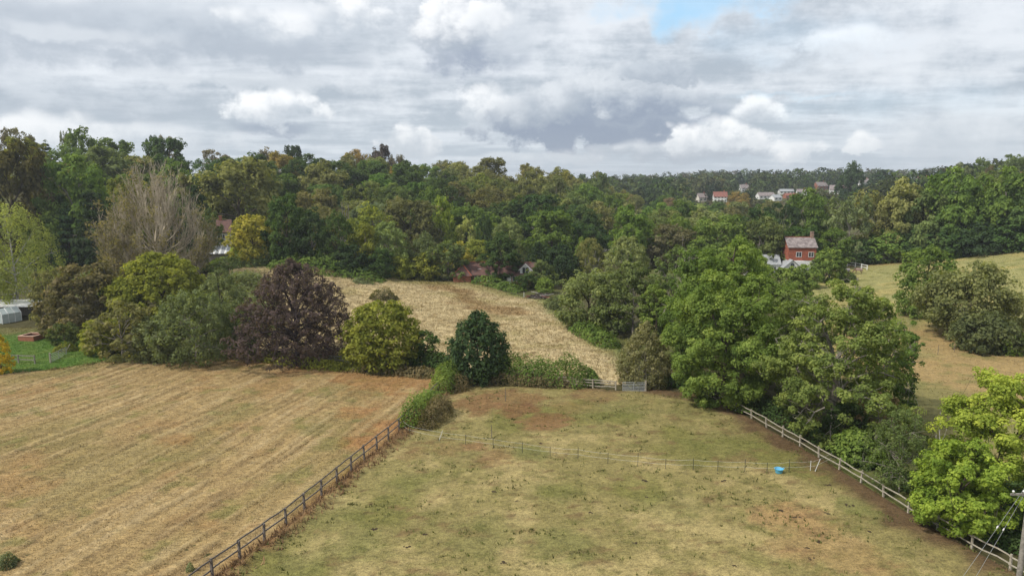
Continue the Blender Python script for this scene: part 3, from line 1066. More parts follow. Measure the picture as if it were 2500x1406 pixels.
# --- right-hand clump beside the paddock
P('hero', 1765, 985, 650, 320, 'fresh', 'broadleaf_tree', 'large dense fresh green maple hanging over the paddock corner beside the metal gate', hero='maple', bark=BARK)
P('hero', 1795, 905, 564, 265, 'fresh', 'broadleaf_tree', 'tallest fresh green tree of the paddock clump, in front of the white gabled extension', hero='tall', bark=BARK)
P('hero', 2035, 1066, 688, 390, (0.095, 0.122, 0.034), 'oak_tree', 'broad open oak with pale bare branches showing, behind the pale rail fence', hero='oak', bark=BARK_GREY)
P('hero', 1690, 880, 610, 230, 'oak', 'broadleaf_tree', 'mid green tree behind the dense maple, pale twigs in its crown', hero='alder', bark=BARK_GREY)
P('hero', 1945, 960, 705, 200, 'mid', 'oak_tree', 'smaller oak tucked behind the broad open oak', hero='oak', bark=BARK_GREY)
P('hero', 2150, 1010, 760, 190, 'oak', 'oak_tree', 'slim oak crown reaching out over the brown pasture', hero='oak', bark=BARK_GREY)
P('hero', 1545, 815, 640, 195, 'mid', 'alder_tree', 'olive alder with pale slanting limbs beside the round willow', hero='alder', bark=BARK_GREY)
P('hero', 1638, 800, 600, 150, 'mid', 'alder_tree', 'olive green alder rising behind the slanting limbed alder', hero='alder', bark=BARK_GREY)
P('hero', 1600, 835, 690, 90, 'fresh', 'young_maple', 'bright green young maple squeezed against the olive alders', hero='maple', bark=BARK)
P('hero', 1437, 803, 664, 165, 'willow', 'willow_tree', 'smooth round grey-green willow on the far edge of the straw meadow', hero='dense', bark=BARK)
P('hero', 1352, 758, 725, 42, 'sage', 'willow_shrub', 'small dark shrub at the foot of the round willow', hero='shrub', cat='shrub')
P('hero', 1572, 938, 790, 140, (0.115, 0.110, 0.052), 'sallow_shrub', 'sallow shrub with bare grey twigs on top, behind the metal gate', hero='sallow', cat='shrub', bark=BARK_GREY)
P('hero', 2095, 1128, 1052, 135, 'fresh', 'hazel_shrub', 'low fresh green hazel spilling over the pale rail fence', hero='shrub', cat='shrub')
P('hero', 2195, 1200, 1000, 150, 'mid', 'birch_tree', 'feathery olive birch between the hazel and the yellow-green oak', hero='spray', bark=BARK_GREY)
P('hero', 2145, 1095, 965, 130, 'brown', 'dying_shrub', 'browning half-dead shrub below the broad open oak', hero='elder', cat='shrub', bark=BARK_GREY)
P('hero', 2335, 1300, 1065, 250, 'bright', 'young_oak', 'bright yellow-green young oak leaning over the pale rail fence', hero='young', bark=BARK)
P('hero', 2430, 1245, 905, 330, 'lime', 'young_oak', 'taller yellow-green oak behind the one leaning over the fence', hero='young', bark=BARK)
P('hero', 2490, 1320, 1180, 130, 'dark', 'dark_shrub', 'dark shrub in the shade beside the utility pole', hero='shrub', cat='shrub')
P('hero', 2060, 1090, 985, 120, 'dark', 'dark_shrub', 'dark undergrowth shrub beneath the broad open oak by the fence', hero='shrub', cat='shrub')
# --- row along the far side of the mown field
P('hero', 940, 898, 738, 205, 'moss', 'beech_tree', 'rounded yellowish-green beech between the copper beech and the holly', hero='beech', bark=BARK)
P('hero', 1040, 900, 810, 80, 'dark', 'thorn_shrub', 'dark green thorn at the foot of the rounded beech', hero='shrub', cat='shrub')
P('hero', 1168, 928, 766, 168, 'holly', 'holly_tree', 'dark pointed holly standing alone at the paddock corner', hero='holly', bark=BARK)
P('hero', 480, 885, 715, 215, 'sage', 'grey_willow', 'grey-green sallow with upright shoots on the edge of the mown field', hero='spray', cat='shrub', bark=BARK_GREY)
P('hero', 395, 880, 770, 130, 'sage', 'grey_willow', 'lower grey-green sallow next to the shrub with bare stems', hero='shrub', cat='shrub')
P('hero', 300, 878, 738, 175, 'olive', 'elder_tree', 'small yellowish elder with bare grey stems showing through', hero='elder', bark=BARK_GREY)
P('hero', 255, 862, 780, 110, 'moss', 'garden_shrub', 'shaggy yellow-green shrub behind the open metal field gate', hero='shrub', cat='shrub')
P('hero', 400, 800, 620, 225, 'moss', 'hornbeam_tree', 'wide yellow-green hornbeam in front of the half-bare lime', hero='beech', bark=BARK)
P('hero', 545, 835, 650, 150, 'sage', 'ash_tree', 'soft grey-green ash between the hornbeam and the copper beech', hero='willow', bark=BARK)
P('hero', 590, 870, 760, 110, 'mid', 'hedge_tree', 'dull green hedge shrub left of the copper beech', hero='shrub', cat='shrub')
P('hero', 210, 808, 655, 225, 'brown', 'hawthorn_tree', 'sprawling brown-tinged hawthorn behind the clipped garden hedge', hero='alder', bark=BARK_GREY)
P('hero', 122, 792, 660, 105, 'olive', 'hawthorn_tree', 'olive hawthorn between the weeping birch and the brown hawthorn', hero='alder', bark=BARK)
P('hero', 300, 800, 690, 110, 'deep', 'dark_shrub', 'dark evergreen shrub beside the brick pillar', hero='shrub', cat='shrub')
P('hero', 45, 762, 505, 215, 'pale', 'weeping_birch', 'pale weeping birch with a white trunk by the garden shed', hero='birch', bark=BARK_PALE)
P('hero', -30, 765, 555, 140, 'pale', 'weeping_birch', 'second weeping birch, cut by the picture edge', hero='birch', bark=BARK_PALE)
P('hero', 4, 912, 815, 62, 'gold', 'golden_conifer', 'small golden conifer at the end of the garden rail fence', hero='holly', bark=BARK)
P('hero', 160, 852, 790, 72, (0.055, 0.068, 0.022), 'clipped_hedge', 'clipped domed garden hedge behind the open metal gate', hero='topiary', cat='hedge')
P('hero', 205, 640, 590, 90, 'fresh', 'garden_shrub', 'fresh green shrub in the far garden left of the half-bare lime', hero='shrub', cat='shrub')
P('hero', 620, 645, 528, 135, 'yellow', 'yellow_tree', 'rounded golden-yellow tree beside the hidden house', hero='shrub', bark=BARK)
P('hero', 595, 640, 596, 70, 'lime', 'garden_shrub', 'bright lime shrub in front of the golden-yellow tree', hero='shrub', cat='shrub')
# --- meadow edge and the garden round the long house
P('hero', 1225, 692, 572, 112, 'dark', 'round_oak', 'dense dark round oak in front of the long tiled house', hero='maple', bark=BARK)
P('hero', 1322, 702, 634, 78, 'mid', 'apple_tree', 'light green apple tree beside the dormer of the long house', hero='alder', bark=BARK)
P('hero', 1288, 706, 668, 60, 'dark', 'garden_shrub', 'dark shrub below the apple tree', hero='shrub', cat='shrub')
P('hero', 1330, 716, 678, 48, 'fresh', 'garden_shrub', 'round green bush between the apple tree and the brush pile', hero='shrub', cat='shrub')
P('hero', 1368, 690, 600, 100, 'deep', 'yew_tree', 'dark upright yew behind the apple tree', hero='holly', bark=BARK)
P('hero', 1315, 676, 588, 75, 'deep', 'yew_tree', 'dark yew right behind the dormer window', hero='holly', bark=BARK)
P('hero', 1095, 686, 590, 120, 'mid', 'garden_tree', 'mid green tree at the left end of the long house', hero='alder', bark=BARK_GREY)
P('hero', 1140, 692, 668, 34, 'sage', 'garden_shrub', 'dark shrub against the hipped end of the long house', hero='shrub', cat='shrub')
# --- pasture on the right
P('hero', 2252, 775, 604, 158, 'oak', 'field_tree', 'green tree with a sparse pale top in the pasture', hero='shrub', bark=BARK)
P('hero', 2365, 822, 648, 245, (0.092, 0.100, 0.038), 'field_willow', 'broad olive sallow in the pasture beside the sparse-topped tree', hero='dense', bark=BARK)
P('hero', 2400, 856, 770, 160, (0.056, 0.066, 0.028), 'field_thorn', 'low dark thorn in front of the broad olive sallow', hero='shrub', bark=BARK)
P('hero', 2480, 800, 715, 80, 'olive', 'field_willow', 'thin brownish sallow behind the dark thorn', hero='spray', bark=BARK_GREY, cat='shrub')
P('hero', 2478, 866, 815, 90, 'fresh', 'bramble_clump', 'bright green bramble clump beyond the dark thorn', hero='shrub', cat='shrub')
P('hero', 2074, 690, 664, 34, 'mid', 'pasture_shrub', 'tiny lone bush on the pasture near the grazing horses', hero='shrub', cat='shrub')
P('hero', 2024, 690, 606, 95, 'fresh', 'garden_maple', 'green maple in front of the red house, shading a horse', hero='maple', bark=BARK)
P('hero', 2030, 660, 555, 95, 'oak', 'garden_maple', 'taller green tree right of the red house', hero='tall', bark=BARK)
P('hero', 1968, 705, 646, 70, 'fresh', 'garden_shrub', 'green shrub at the foot of the red house, left of the green maple', hero='shrub', cat='shrub')
P('hero', 1912, 745, 652, 130, 'fresh', 'garden_maple', 'leafy tree just below the white extension', hero='maple', bark=BARK)
P('hero', 1795, 720, 600, 160, 'fresh', 'garden_oak', 'green oak left of the white extension, mostly behind the tallest tree', hero='tall', bark=BARK)


def shared(kind, u, vb, vt, wpx, colr, name, label, group=None, **kw):
    return px_tree(kind, u, vb, vt, wpx, colr, name, label, group=group, **kw)


def far_tree(kind, u, R, vt, wpx, colr, name, label, **kw):
    """tree at bearing u and R metres away, top seen at vt"""
    a = math.atan((u - 1250) / FPX * CP)
    x, y = R * math.sin(a), R * math.cos(a)
    d = ray(u, vt)
    z = GZ(x, y)
    h = CAM_H + d[2] * (y / d[1]) - z
    _, _, f = project(x, y, z)
    h = max(h, 3.0)
    return add_tree(kind, x, y, h, wpx * f / FPX if kind in ('airy', 'pine') else max(wpx * f / FPX, 0.66 * h), C[colr] if isinstance(colr, str) else colr, name, label, **kw)


S = shared
WR = 'trees of the wood along the pasture'
for a in [
    ('airy', 2068, 646, 475, 120, 'sage', 'grey limbed tree with dead pale boughs at the pasture wood end'),
    ('airy', 2125, 640, 462, 130, 'olive', 'olive thin-crowned tree, second from the red house end of the pasture wood'),
    ('tall', 2185, 636, 446, 140, 'olive', 'tall olive tree, third along the pasture wood from the red house'),
    ('oak', 2245, 632, 452, 140, 'mid', 'dull green oak with pale forked limbs in the middle of the pasture wood'),
    ('oak', 2305, 626, 422, 150, 'oak', 'bright-topped oak rising above the rest of the pasture wood'),
    ('tall', 2370, 620, 448, 130, 'oak', 'leaf-green tree right of the bright-topped oak in the pasture wood'),
    ('oak', 2440, 613, 420, 150, 'oak', 'broad green oak towards the uphill end of the pasture wood'),
    ('oak', 2515, 607, 425, 160, 'dark', 'dark oak at the uphill end of the pasture wood, cut by the picture edge'),
    ('bush', 2090, 646, 585, 90, 'dark', 'dark low-branched tree at the pasture wood edge behind the white rails'),
    ('bush', 2165, 641, 560, 110, 'oak', 'low green tree at the pasture wood edge, second from the white rails'),
    ('bush', 2235, 637, 560, 100, 'dark', 'low dark tree at the middle of the pasture wood edge'),
    ('bush', 2310, 630, 550, 110, 'dark', 'low dark tree below the bright-topped oak'),
    ('bush', 2385, 624, 545, 110, 'deep', 'low blackish tree at the pasture wood edge above the olive sallow'),
    ('bush', 2455, 617, 535, 110, 'dark', 'low dark tree at the uphill pasture wood edge'),
    ('bush', 2520, 610, 530, 100, 'deep', 'low blackish tree at the far uphill pasture wood edge'),
]:
    S(a[0], a[1], a[2], a[3], a[4], tuple(q * 1.22 for q in C[a[5]]), 'pasture_wood_tree', a[6], group=WR, bark=BARK_GREY)
HW = 'trees at the foot of the wooded hill'
for a in [
    ('oak', 45, 640, 338, 190, (0.050, 0.046, 0.018), 'huge dark brownish-green oak towering over the weeping birch'),
    ('oak', 200, 640, 395, 190, 'oak', 'large leaf-green oak between the huge dark oak and the half-bare lime'),
    ('tall', 130, 650, 480, 120, 'oak', 'green tree between the huge dark oak and the weeping birch'),
    ('cone', 240, 655, 455, 130, 'deep', 'blackish fir immediately left of the half-bare lime'),
    ('cone', 175, 655, 500, 100, 'holly', 'smaller blackish fir behind the weeping birch'),
    ('oak', 590, 600, 388, 215, 'olive', 'big olive-yellow oak rising behind the golden-yellow tree'),
    ('cone', 490, 640, 440, 100, 'deep', 'dark conifer showing right of the half-bare lime'),
    ('oak', 520, 640, 520, 60, 'mid', 'small tree shading the hidden house by the half-bare lime'),
    ('tall', 705, 648, 480, 120, 'dark', 'dark tree immediately right of the golden-yellow tree'),
    ('tall', 765, 654, 510, 100, 'deep', 'blackish tree in the foot row, second from the golden-yellow tree'),
    ('soft', 825, 660, 520, 100, 'dark', 'dark soft-leaved tree in the foot row, third from the golden-yellow tree'),
    ('tall', 890, 668, 550, 95, 'moss', 'yellowish-green tree at the upper end of the meadow brambles'),
    ('soft', 950, 672, 533, 115, 'willow', 'pale green willow at the head of the meadow'),
    ('bush', 975, 682, 628, 70, 'moss', 'low yellowish bush at the head of the meadow'),
    ('soft', 1040, 680, 568, 90, 'sage', 'grey-green willow left of the long tiled house'),
    ('bush', 1035, 684, 618, 80, 'moss', 'low mossy-green bush in front of the grey-green willow'),
    ('bush', 930, 680, 610, 80, 'dark', 'low dark bush under the pale green willow'),
    ('bush', 860, 672, 600, 90, 'deep', 'low blackish bush above the meadow brambles'),
    ('airy', 905, 630, 488, 120, 'grey', 'silvery-grey thin tree in the middle of the hillside wood'),
    ('oak', 1080, 630, 492, 72, 'bright', 'bright green rounded tree in the middle of the hillside wood'),
    ('airy', 1150, 640, 528, 75, 'pale', 'pale thin tree with bare boughs behind the long tiled house'),
    ('tall', 1183, 645, 525, 46, 'dark', 'narrow dark tree touching the pale thin tree'),
    ('soft', 1240, 640, 530, 95, 'willow', 'smooth pale willow behind the dark round oak'),
    ('oak', 1345, 650, 518, 135, 'oak', 'large two-tone green oak behind the yews'),
    ('bush', 1110, 668, 592, 90, 'yellow', 'yellowish-green shrub behind the left end of the long house'),
    ('bush', 1165, 662, 590, 90, 'moss', 'yellow-green shrub behind the ridge of the long house'),
    ('soft', 1440, 690, 575, 85, 'olive', 'olive birch behind the dead white tree'),
    ('oak', 1425, 668, 585, 50, 'fresh', 'small fresh green tree left of the olive birch'),
    ('soft', 1530, 700, 570, 120, 'willow', 'wide grey-green willow between the dead white tree and the alders'),
    ('oak', 1740, 660, 520, 150, 'fresh', 'large fresh green oak with open limbs behind the tallest paddock tree'),
    ('tall', 1850, 650, 505, 110, 'dark', 'dark green tree above the red house'),
    ('pine', 1900, 640, 500, 80, 'deep', 'dark pine behind the red house'),
    ('oak', 1960, 630, 470, 120, 'oak', 'leaf-green oak behind the chimney of the red house'),
    ('soft', 1890, 655, 545, 50, 'brown', 'brownish slender tree left of the red house'),
]:
    S(a[0], a[1], a[2], a[3], a[4], a[5], 'wood_edge_tree', a[6], group=HW, bark=BARK_GREY if a[0] == 'airy' else None)
RG = 'trees standing out on the skyline'
for a in [
    ('tall', 932, 372, 360, 52, 'copper', 'purple copper beech standing up on the skyline'),
    ('oak', 868, 362, 371, 82, 'ochre', 'rounded ochre tree left of the copper beech on the skyline'),
    ('airy', 970, 372, 376, 60, 'twig', 'brown half-bare tree right of the copper beech on the skyline'),
    ('oak', 975, 330, 405, 62, 'ochre', 'ochre-yellow tree just below the copper beech'),
    ('oak', 724, 352, 358, 30, 'deep', 'small dark conifer tip on the skyline left of the ochre tree'),
    ('airy', 650, 345, 360, 90, 'twig', 'brown thin-crowned tree on the skyline left of the dark conifer tip'),
    ('airy', 530, 340, 362, 90, 'twig', 'thin-crowned brown tree on the low part of the skyline'),
    ('pine', 375, 338, 334, 36, 'holly', 'flat-topped cedar on the skyline'),
    ('airy', 412, 345, 328, 60, 'twig', 'half-bare tree right of the flat-topped cedar'),
    ('oak', 415, 305, 340, 110, 'dark', 'dense dark oak below the flat-topped cedar'),
    ('tall', 205, 300, 316, 70, 'oak', 'pointed green tree, highest of the skyline above the half-bare lime'),
    ('airy', 165, 330, 318, 26, 'sage', 'slender poplar on the skyline left of the pointed green tree'),
    ('airy', 60, 310, 308, 75, 'twig', 'bare rounded tree on the skyline behind the huge dark oak'),
    ('airy', 8, 305, 306, 60, 'twig', 'half-bare tree on the skyline at the picture edge'),
    ('cone', 120, 330, 345, 44, 'deep', 'dark spruce tip in the gap of the skyline'),
    ('oak', 290, 310, 333, 110, 'oak', 'green oak on the skyline between the pointed tree and the cedar'),
    ('airy', 1460, 410, 414, 40, 'olive', 'tall thin tree at the end of the wooded ridge'),
    ('tall', 1462, 400, 428, 70, 'mid', 'green tree at the end of the wooded ridge'),
    ('tall', 2076, 520, 400, 44, 'holly', 'tall dark multi-stemmed tree standing above the far skyline'),
    ('oak', 1812, 470, 466, 64, 'ochre', 'orange-brown tree among the far houses'),
    ('pine', 2400, 420, 388, 44, 'mid', 'bare-stemmed pine on the hill above the pasture wood'),
    ('pine', 2470, 410, 380, 52, 'mid', 'taller pine on the hill at the picture edge'),
    ('pine', 2350, 430, 400, 40, 'sage', 'pine on the hill left of the bare-stemmed pine'),
    ('airy', 2418, 400, 402, 40, 'brown', 'reddish half-dead pine above the pasture wood'),
]:
    far_tree(a[0], a[1], a[2], a[3], a[4], a[5], 'skyline_tree', a[6], group=RG, bark=BARK_GREY)

# the rest of the wood: where its trees stand, thinned to those that show
SKY_U = [-300, 0, 110, 130, 210, 300, 400, 470, 600, 760, 900, 1000, 1100, 1200, 1300, 1400, 1480, 1540, 1640, 1700, 1900, 2040, 2120, 2250, 2330, 2400, 2700]
SKY_V = [335, 335, 352, 366, 328, 340, 340, 372, 380, 378, 386, 392, 390, 386, 400, 420, 432, 448, 470, 494, 494, 484, 452, 440, 418, 400, 385]
KEEP_OUT = []       # (x, y, radius)


def keep_out(u, v, r):
    x, y, _ = ground_at(u, v)
    KEEP_OUT.append((x, y, r))


for q in [(1150, 672, 13), (1240, 672, 15), (1300, 672, 12), (1945, 640, 13), (1905, 650, 12), (540, 625, 12), (530, 600, 9)]:
    keep_out(*q)


def scatter_wood():
    rng = RS(5)
    pts = [(t.x, t.y, t.w * 0.32) for t in ALL_TREES]
    cand = []
    pools = [(['oak'] * 4 + ['tall'] * 2 + ['soft'] + ['airy'], ['dark', 'oak', 'dark', 'oak', 'mid', 'oak', 'olive', 'mid', 'olive', 'moss', 'olive'])]
    for _ in range(26000):
        u = rng.uniform(-140, 2640)
        R = math.sqrt(rng.uniform(190 ** 2, 470 ** 2))
        a = math.atan((u - 1250) / FPX * CP)
        x, y = R * math.sin(a), R * math.cos(a)
        if u < 1500:
            foot = np.interp(u, [-200, 100, 450, 560, 700, 900, 1100, 1500], [215, 215, 225, 225, 222, 205, 212, 205])
            ridge = np.interp(u, [-200, 450, 1000, 1300, 1500], [330, 340, 375, 420, 440])
            if R < foot or R > ridge:
                continue
        elif u < 2040:
            if R < 205 or R > 460:
                continue
        else:
            if R < 285 or R > 470:
                continue
        if any(math.hypot(x - q[0], y - q[1]) < q[2] for q in KEEP_OUT):
            continue
        s = rng.uniform(6.0, 9.0) * (0.88 if u > 1450 else 1.0)
        if any((x - q[0]) ** 2 + (y - q[1]) ** 2 < (0.78 * (s + q[2])) ** 2 for q in pts):
            continue
        kinds, cols = pools[0]
        kd = kinds[rng.randint(len(kinds))]
        cz = fbm(np.array([x / 60]), np.array([y / 60]), 7, 2)[0]
        ck = cols[int(np.clip((cz - 0.25) * 2 * len(cols) + rng.normal(0, 1.6), 0, len(cols) - 1))]
        if 650 < u < 1050 and R > 290 and rng.rand() < 0.09:
            ck = 'ochre'
        if u > 1450 and rng.rand() < 0.3:
            ck = ['willow', 'fresh', 'pale', 'willow', 'fresh', 'brown'][rng.randint(6)]
        w = s * 2 * rng.uniform(1.02, 1.25)
        h = w * rng.uniform(0.82, 1.02) if kd != 'tall' else w * rng.uniform(1.0, 1.2)
        h = float(np.clip(h, 9, 19.5))
        z = GZ(x, y)
        lim = np.interp(u, SKY_U, SKY_V) + rng.uniform(-4, 14)
        d = ray(u, lim)
        hm = CAM_H + d[2] * (y / d[1]) - z
        if hm < 6:
            if hm < 3:
                continue
            hm = 6
        h = min(h, hm)
        pts.append((x, y, s))
        cand.append((kd, x, y, h, min(w, h * 1.35), jitter(C[ck], rng), ck))
    return cand


WOOD = scatter_wood()


def visible(items, w4=625, h4=352):
    """front to back, the share of the picture each crown adds"""
    cov = np.zeros((h4, w4), bool)
    res = {}
    for it in sorted(items, key=lambda t: t[2]):
        u0, u1, v0, v1 = [q / 4 for q in it[1]]
        a, b, c_, d = int(max(u0, 0)), int(min(u1 + 1, w4)), int(max(v0, 0)), int(min(v1 + 1, h4))
        if a >= b or c_ >= d:
            res[it[0]] = 0
            continue
        yy, xx = np.mgrid[c_:d, a:b]
        el = ((xx + 0.5 - (u0 + u1) / 2) / ((u1 - u0) / 2 + 1e-3)) ** 2 + ((yy + 0.5 - (v0 + v1) / 2) / ((v1 - v0) / 2 + 1e-3)) ** 2 < 0.9
        sub = cov[c_:d, a:b]
        res[it[0]] = int((el & ~sub).sum())
        sub |= el
    return res


for c_ in WOOD:
    add_tree(c_[0], c_[1], c_[2], c_[3], c_[4], c_[5], 'woodland_tree', None, group='trees of the hillside and valley woods').ck = c_[6]
_items = []
for i, t in enumerate(ALL_TREES):
    hw = t.w / 2 / t.f * FPX
    _items.append((i, (t.u - hw, t.u + hw, t.vt, t.vb), t.f))
_vis = visible(_items)
ALL_TREES = [t for i, t in enumerate(ALL_TREES) if t.label or _vis[i] >= 14]
_w = [t for t in ALL_TREES if not t.label]
print('wood trees kept', len(_w), 'of', len(WOOD), 'all', len(ALL_TREES))

# labels of the wood's own trees: by look, and by the landmark they stand nearest to
MARKS = [(390, 480, 'the half-bare lime'), (620, 560, 'the golden-yellow tree'), (932, 385, 'the copper beech on the skyline'), (868, 395, 'the ochre skyline tree'), (45, 420, 'the huge dark oak'),
         (590, 440, 'the big olive-yellow oak'), (1080, 530, 'the bright green rounded tree'), (905, 530, 'the silvery-grey thin tree'), (1345, 560, 'the large two-tone oak'), (1210, 640, 'the long tiled house'),
         (1945, 600, 'the red house'), (1757, 485, 'the white house with the red roof'), (2076, 425, 'the tall dark skyline tree'), (1812, 490, 'the orange-brown tree'), (1462, 430, 'the end of the wooded ridge'),
         (200, 450, 'the large leaf-green oak'), (375, 340, 'the flat-topped cedar'), (724, 365, 'the dark conifer tip'), (1740, 580, 'the large fresh green oak with open limbs'), (2305, 470, 'the bright-topped oak'),
         (1530, 630, 'the wide grey-green willow'), (2440, 400, 'the pines on the hill'), (1240, 420, 'the highest point of the ridge wood')]
WORD = dict(oak='leaf-green', dark='dark green', mid='dull green', olive='olive', moss='yellowish-green', ochre='ochre', willow='grey-green', fresh='fresh green', pale='pale green', brown='brownish')
FORM = dict(oak='rounded', tall='tall', soft='soft-leaved', airy='thin-crowned')
ORD = ['nearest', 'second', 'third', 'fourth', 'fifth', 'sixth', 'seventh', 'eighth', 'ninth', 'tenth', 'eleventh', 'twelfth', 'thirteenth', 'fourteenth']
_b = {}
for t in _w:
    cu, cv = t.u, (t.vt * 0.65 + t.vb * 0.35)
    ds = [(math.hypot(cu - mu, (cv - mv) * 1.3), mu, mv, tx) for mu, mv, tx in MARKS]
    d, mu, mv, tx = min(ds)
    if abs(cu - mu) > abs(cv - mv) * 1.2:
        dr = 'left of' if cu < mu else 'right of'
    else:
        dr = 'above' if cv < mv else 'below'
    _b.setdefault((WORD[t.ck], FORM[t.kind], dr, tx), []).append((d, t))
for (a, b, dr, tx), L in _b.items():
    L.sort(key=lambda q: q[0])
    for i, (d, t) in enumerate(L):
        pre = (ORD[min(i, 13)] + ' ') if len(L) > 1 else ''
        t.label = f'{pre}{a} {b} wood tree {dr} {tx}'


def build_tree(t, n):
    rng = RS(n)
    rz = rng.uniform(0, 6.28) if t.rz is None else t.rz
    root = empty(t.name, (t.x, t.y, t.z - 0.05), rz)
    tag(root, t.label, t.cat, t.group)
    if t.hero:
        k = dict(HERO[t.hero])
        pxs = math.sqrt(t.w / t.f * FPX * max(t.vb - t.vt, 20))
        q = float(np.clip(pxs / 300, 0.28, 1.0))
        k['nc'] = int(k['nc'] * q ** 0.8)
        k['nl'] = int(k['nl'] * 0.92 * q ** 0.75)
        k['leaf'] *= q ** -0.72
        k['cr'] *= q ** -0.25
        if pxs > 265 and t.f < 100:
            k['nl'] = int(k['nl'] * 1.5)
            k['leaf'] *= 0.8
        V, F, var, paths = tree_geometry(n * 13 + 7, H=t.h, W=t.w * 0.92, **k)
        cm, wm = leaf_mesh('crown', V, F, var), wood_mesh('trunk', paths, t.bark or BARK, 4)
        sc3 = (1, 1, 1)
    else:
        cm, wm = PROTO[t.kind][rng.randint(len(PROTO[t.kind]))]
        sc3 = (t.w * 0.94, t.w * 0.94, t.h)
    c_ = link('crown', cm, root)
    w = link('trunk', wm, root)
    c_.scale = w.scale = sc3
    c_.color = (*jitter(t.col, rng, 0.06), 1.0)
    return root


for n, t in enumerate(ALL_TREES):
    build_tree(t, n)


# --- trees with a make of their own
def special(name, u, vb, vt, wpx, label, cat='tree'):
    t = px_tree('special', u, vb, vt, wpx, 'oak', name, label, cat=cat)
    ALL_TREES.remove(t)
    root = empty(name, (t.x, t.y, t.z - 0.05))
    tag(root, label, cat)
    return t, root


def copper_beech():
    t, root = special('copper_beech', 724, 880, 640, 202, 'sprawling purple-leaved copper beech with drooping twiggy boughs beside the mown field')
    V, F, var, paths = tree_geometry(71, H=t.h, W=t.w, nc=1000, cr=0.046, nl=32, leaf=0.0165, lobe_amp=0.45, lobes=20, base=0.05, twig=1.0, prof='egg', flat=1.0, up=0.35, limbs=26, trunk=0.022, inner=0.75, droop=0.0, spread=0.5)
    c_ = link('crown', leaf_mesh('crown', V, F, var), root)
    c_.color = (*C['copper'], 1)
    link('trunk', wood_mesh('trunk', paths, BARK_DARK), root)


def half_bare_lime():
    t, root = special('lime_tree', 388, 700, 434, 245, 'half-bare lime with a fan of grey upright branches and ochre leaves on its flank')
    paths, tips = bare_geometry(12, t.h, t.w, n1=80, n2=12, n3=6, base=0.06, up=0.95, r0=0.016, prof='fan', twig_r=0.0016)
    link('trunk', wood_mesh('trunk', paths, BARK_TWIG, 3), root)
    rng = RS(3)
    w = np.clip(0.30 - tips[:, 0] / t.w * 1.2, 0, 1) * 0.6 + np.clip(0.55 - tips[:, 2] / t.h, 0, 1) * 0.9 + (np.hypot(tips[:, 0], tips[:, 1]) > 0.40 * t.w) * 0.35
    sel = tips[rng.rand(len(tips)) < w * 0.26]
    n = 20
    Pp = np.repeat(sel, n, 0) + rng.normal(0, 0.022 * t.w, (len(sel) * n, 3))
    N = unit(rng.normal(size=Pp.shape) + [0, 0, 0.5])
    V, F = leaf_cards(rng, Pp, N, 0.30)
    v = np.repeat(rng.normal(0, 0.35, len(sel)), n) + rng.normal(0, 0.25, len(Pp))
    c_ = link('crown', leaf_mesh('crown', V, F, v), root)
    c_.color = (0.11, 0.098, 0.05, 1)


def dead_tree(name, u, vb, vt, wpx, label, mat, n1=12, seed=4, up=0.3, r0=0.02):
    t, root = special(name, u, vb, vt, wpx, label)
    paths, tips = bare_geometry(seed, t.h, t.w, n1=n1, n2=4, n3=3, base=0.15, up=up, r0=r0, prof='dome', twig_r=0.004, curl=0.3)
    link('trunk', wood_mesh('trunk', paths, mat, 5), root)


copper_beech()
half_bare_lime()
dead_tree('dead_tree', 1455, 690, 612, 95, 'leafless white dead tree behind the round willow', BARK_PALE, 14, 4, 0.1, 0.022)
dead_tree('dead_tree', 845, 632, 482, 36, 'leafless grey tree standing left of the silvery-grey thin tree', BARK_GREY, 16, 9, 0.9)
dead_tree('dead_tree', 2290, 1118, 975, 20, 'thin dead birch stem left of the taller yellow-green oak', BARK_PALE, 5, 6, 0.6, 0.012)
dead_tree('dead_tree', 1660, 760, 585, 60, 'grey half-dead tree above the olive alders', BARK_GREY, 12, 16, 0.5)

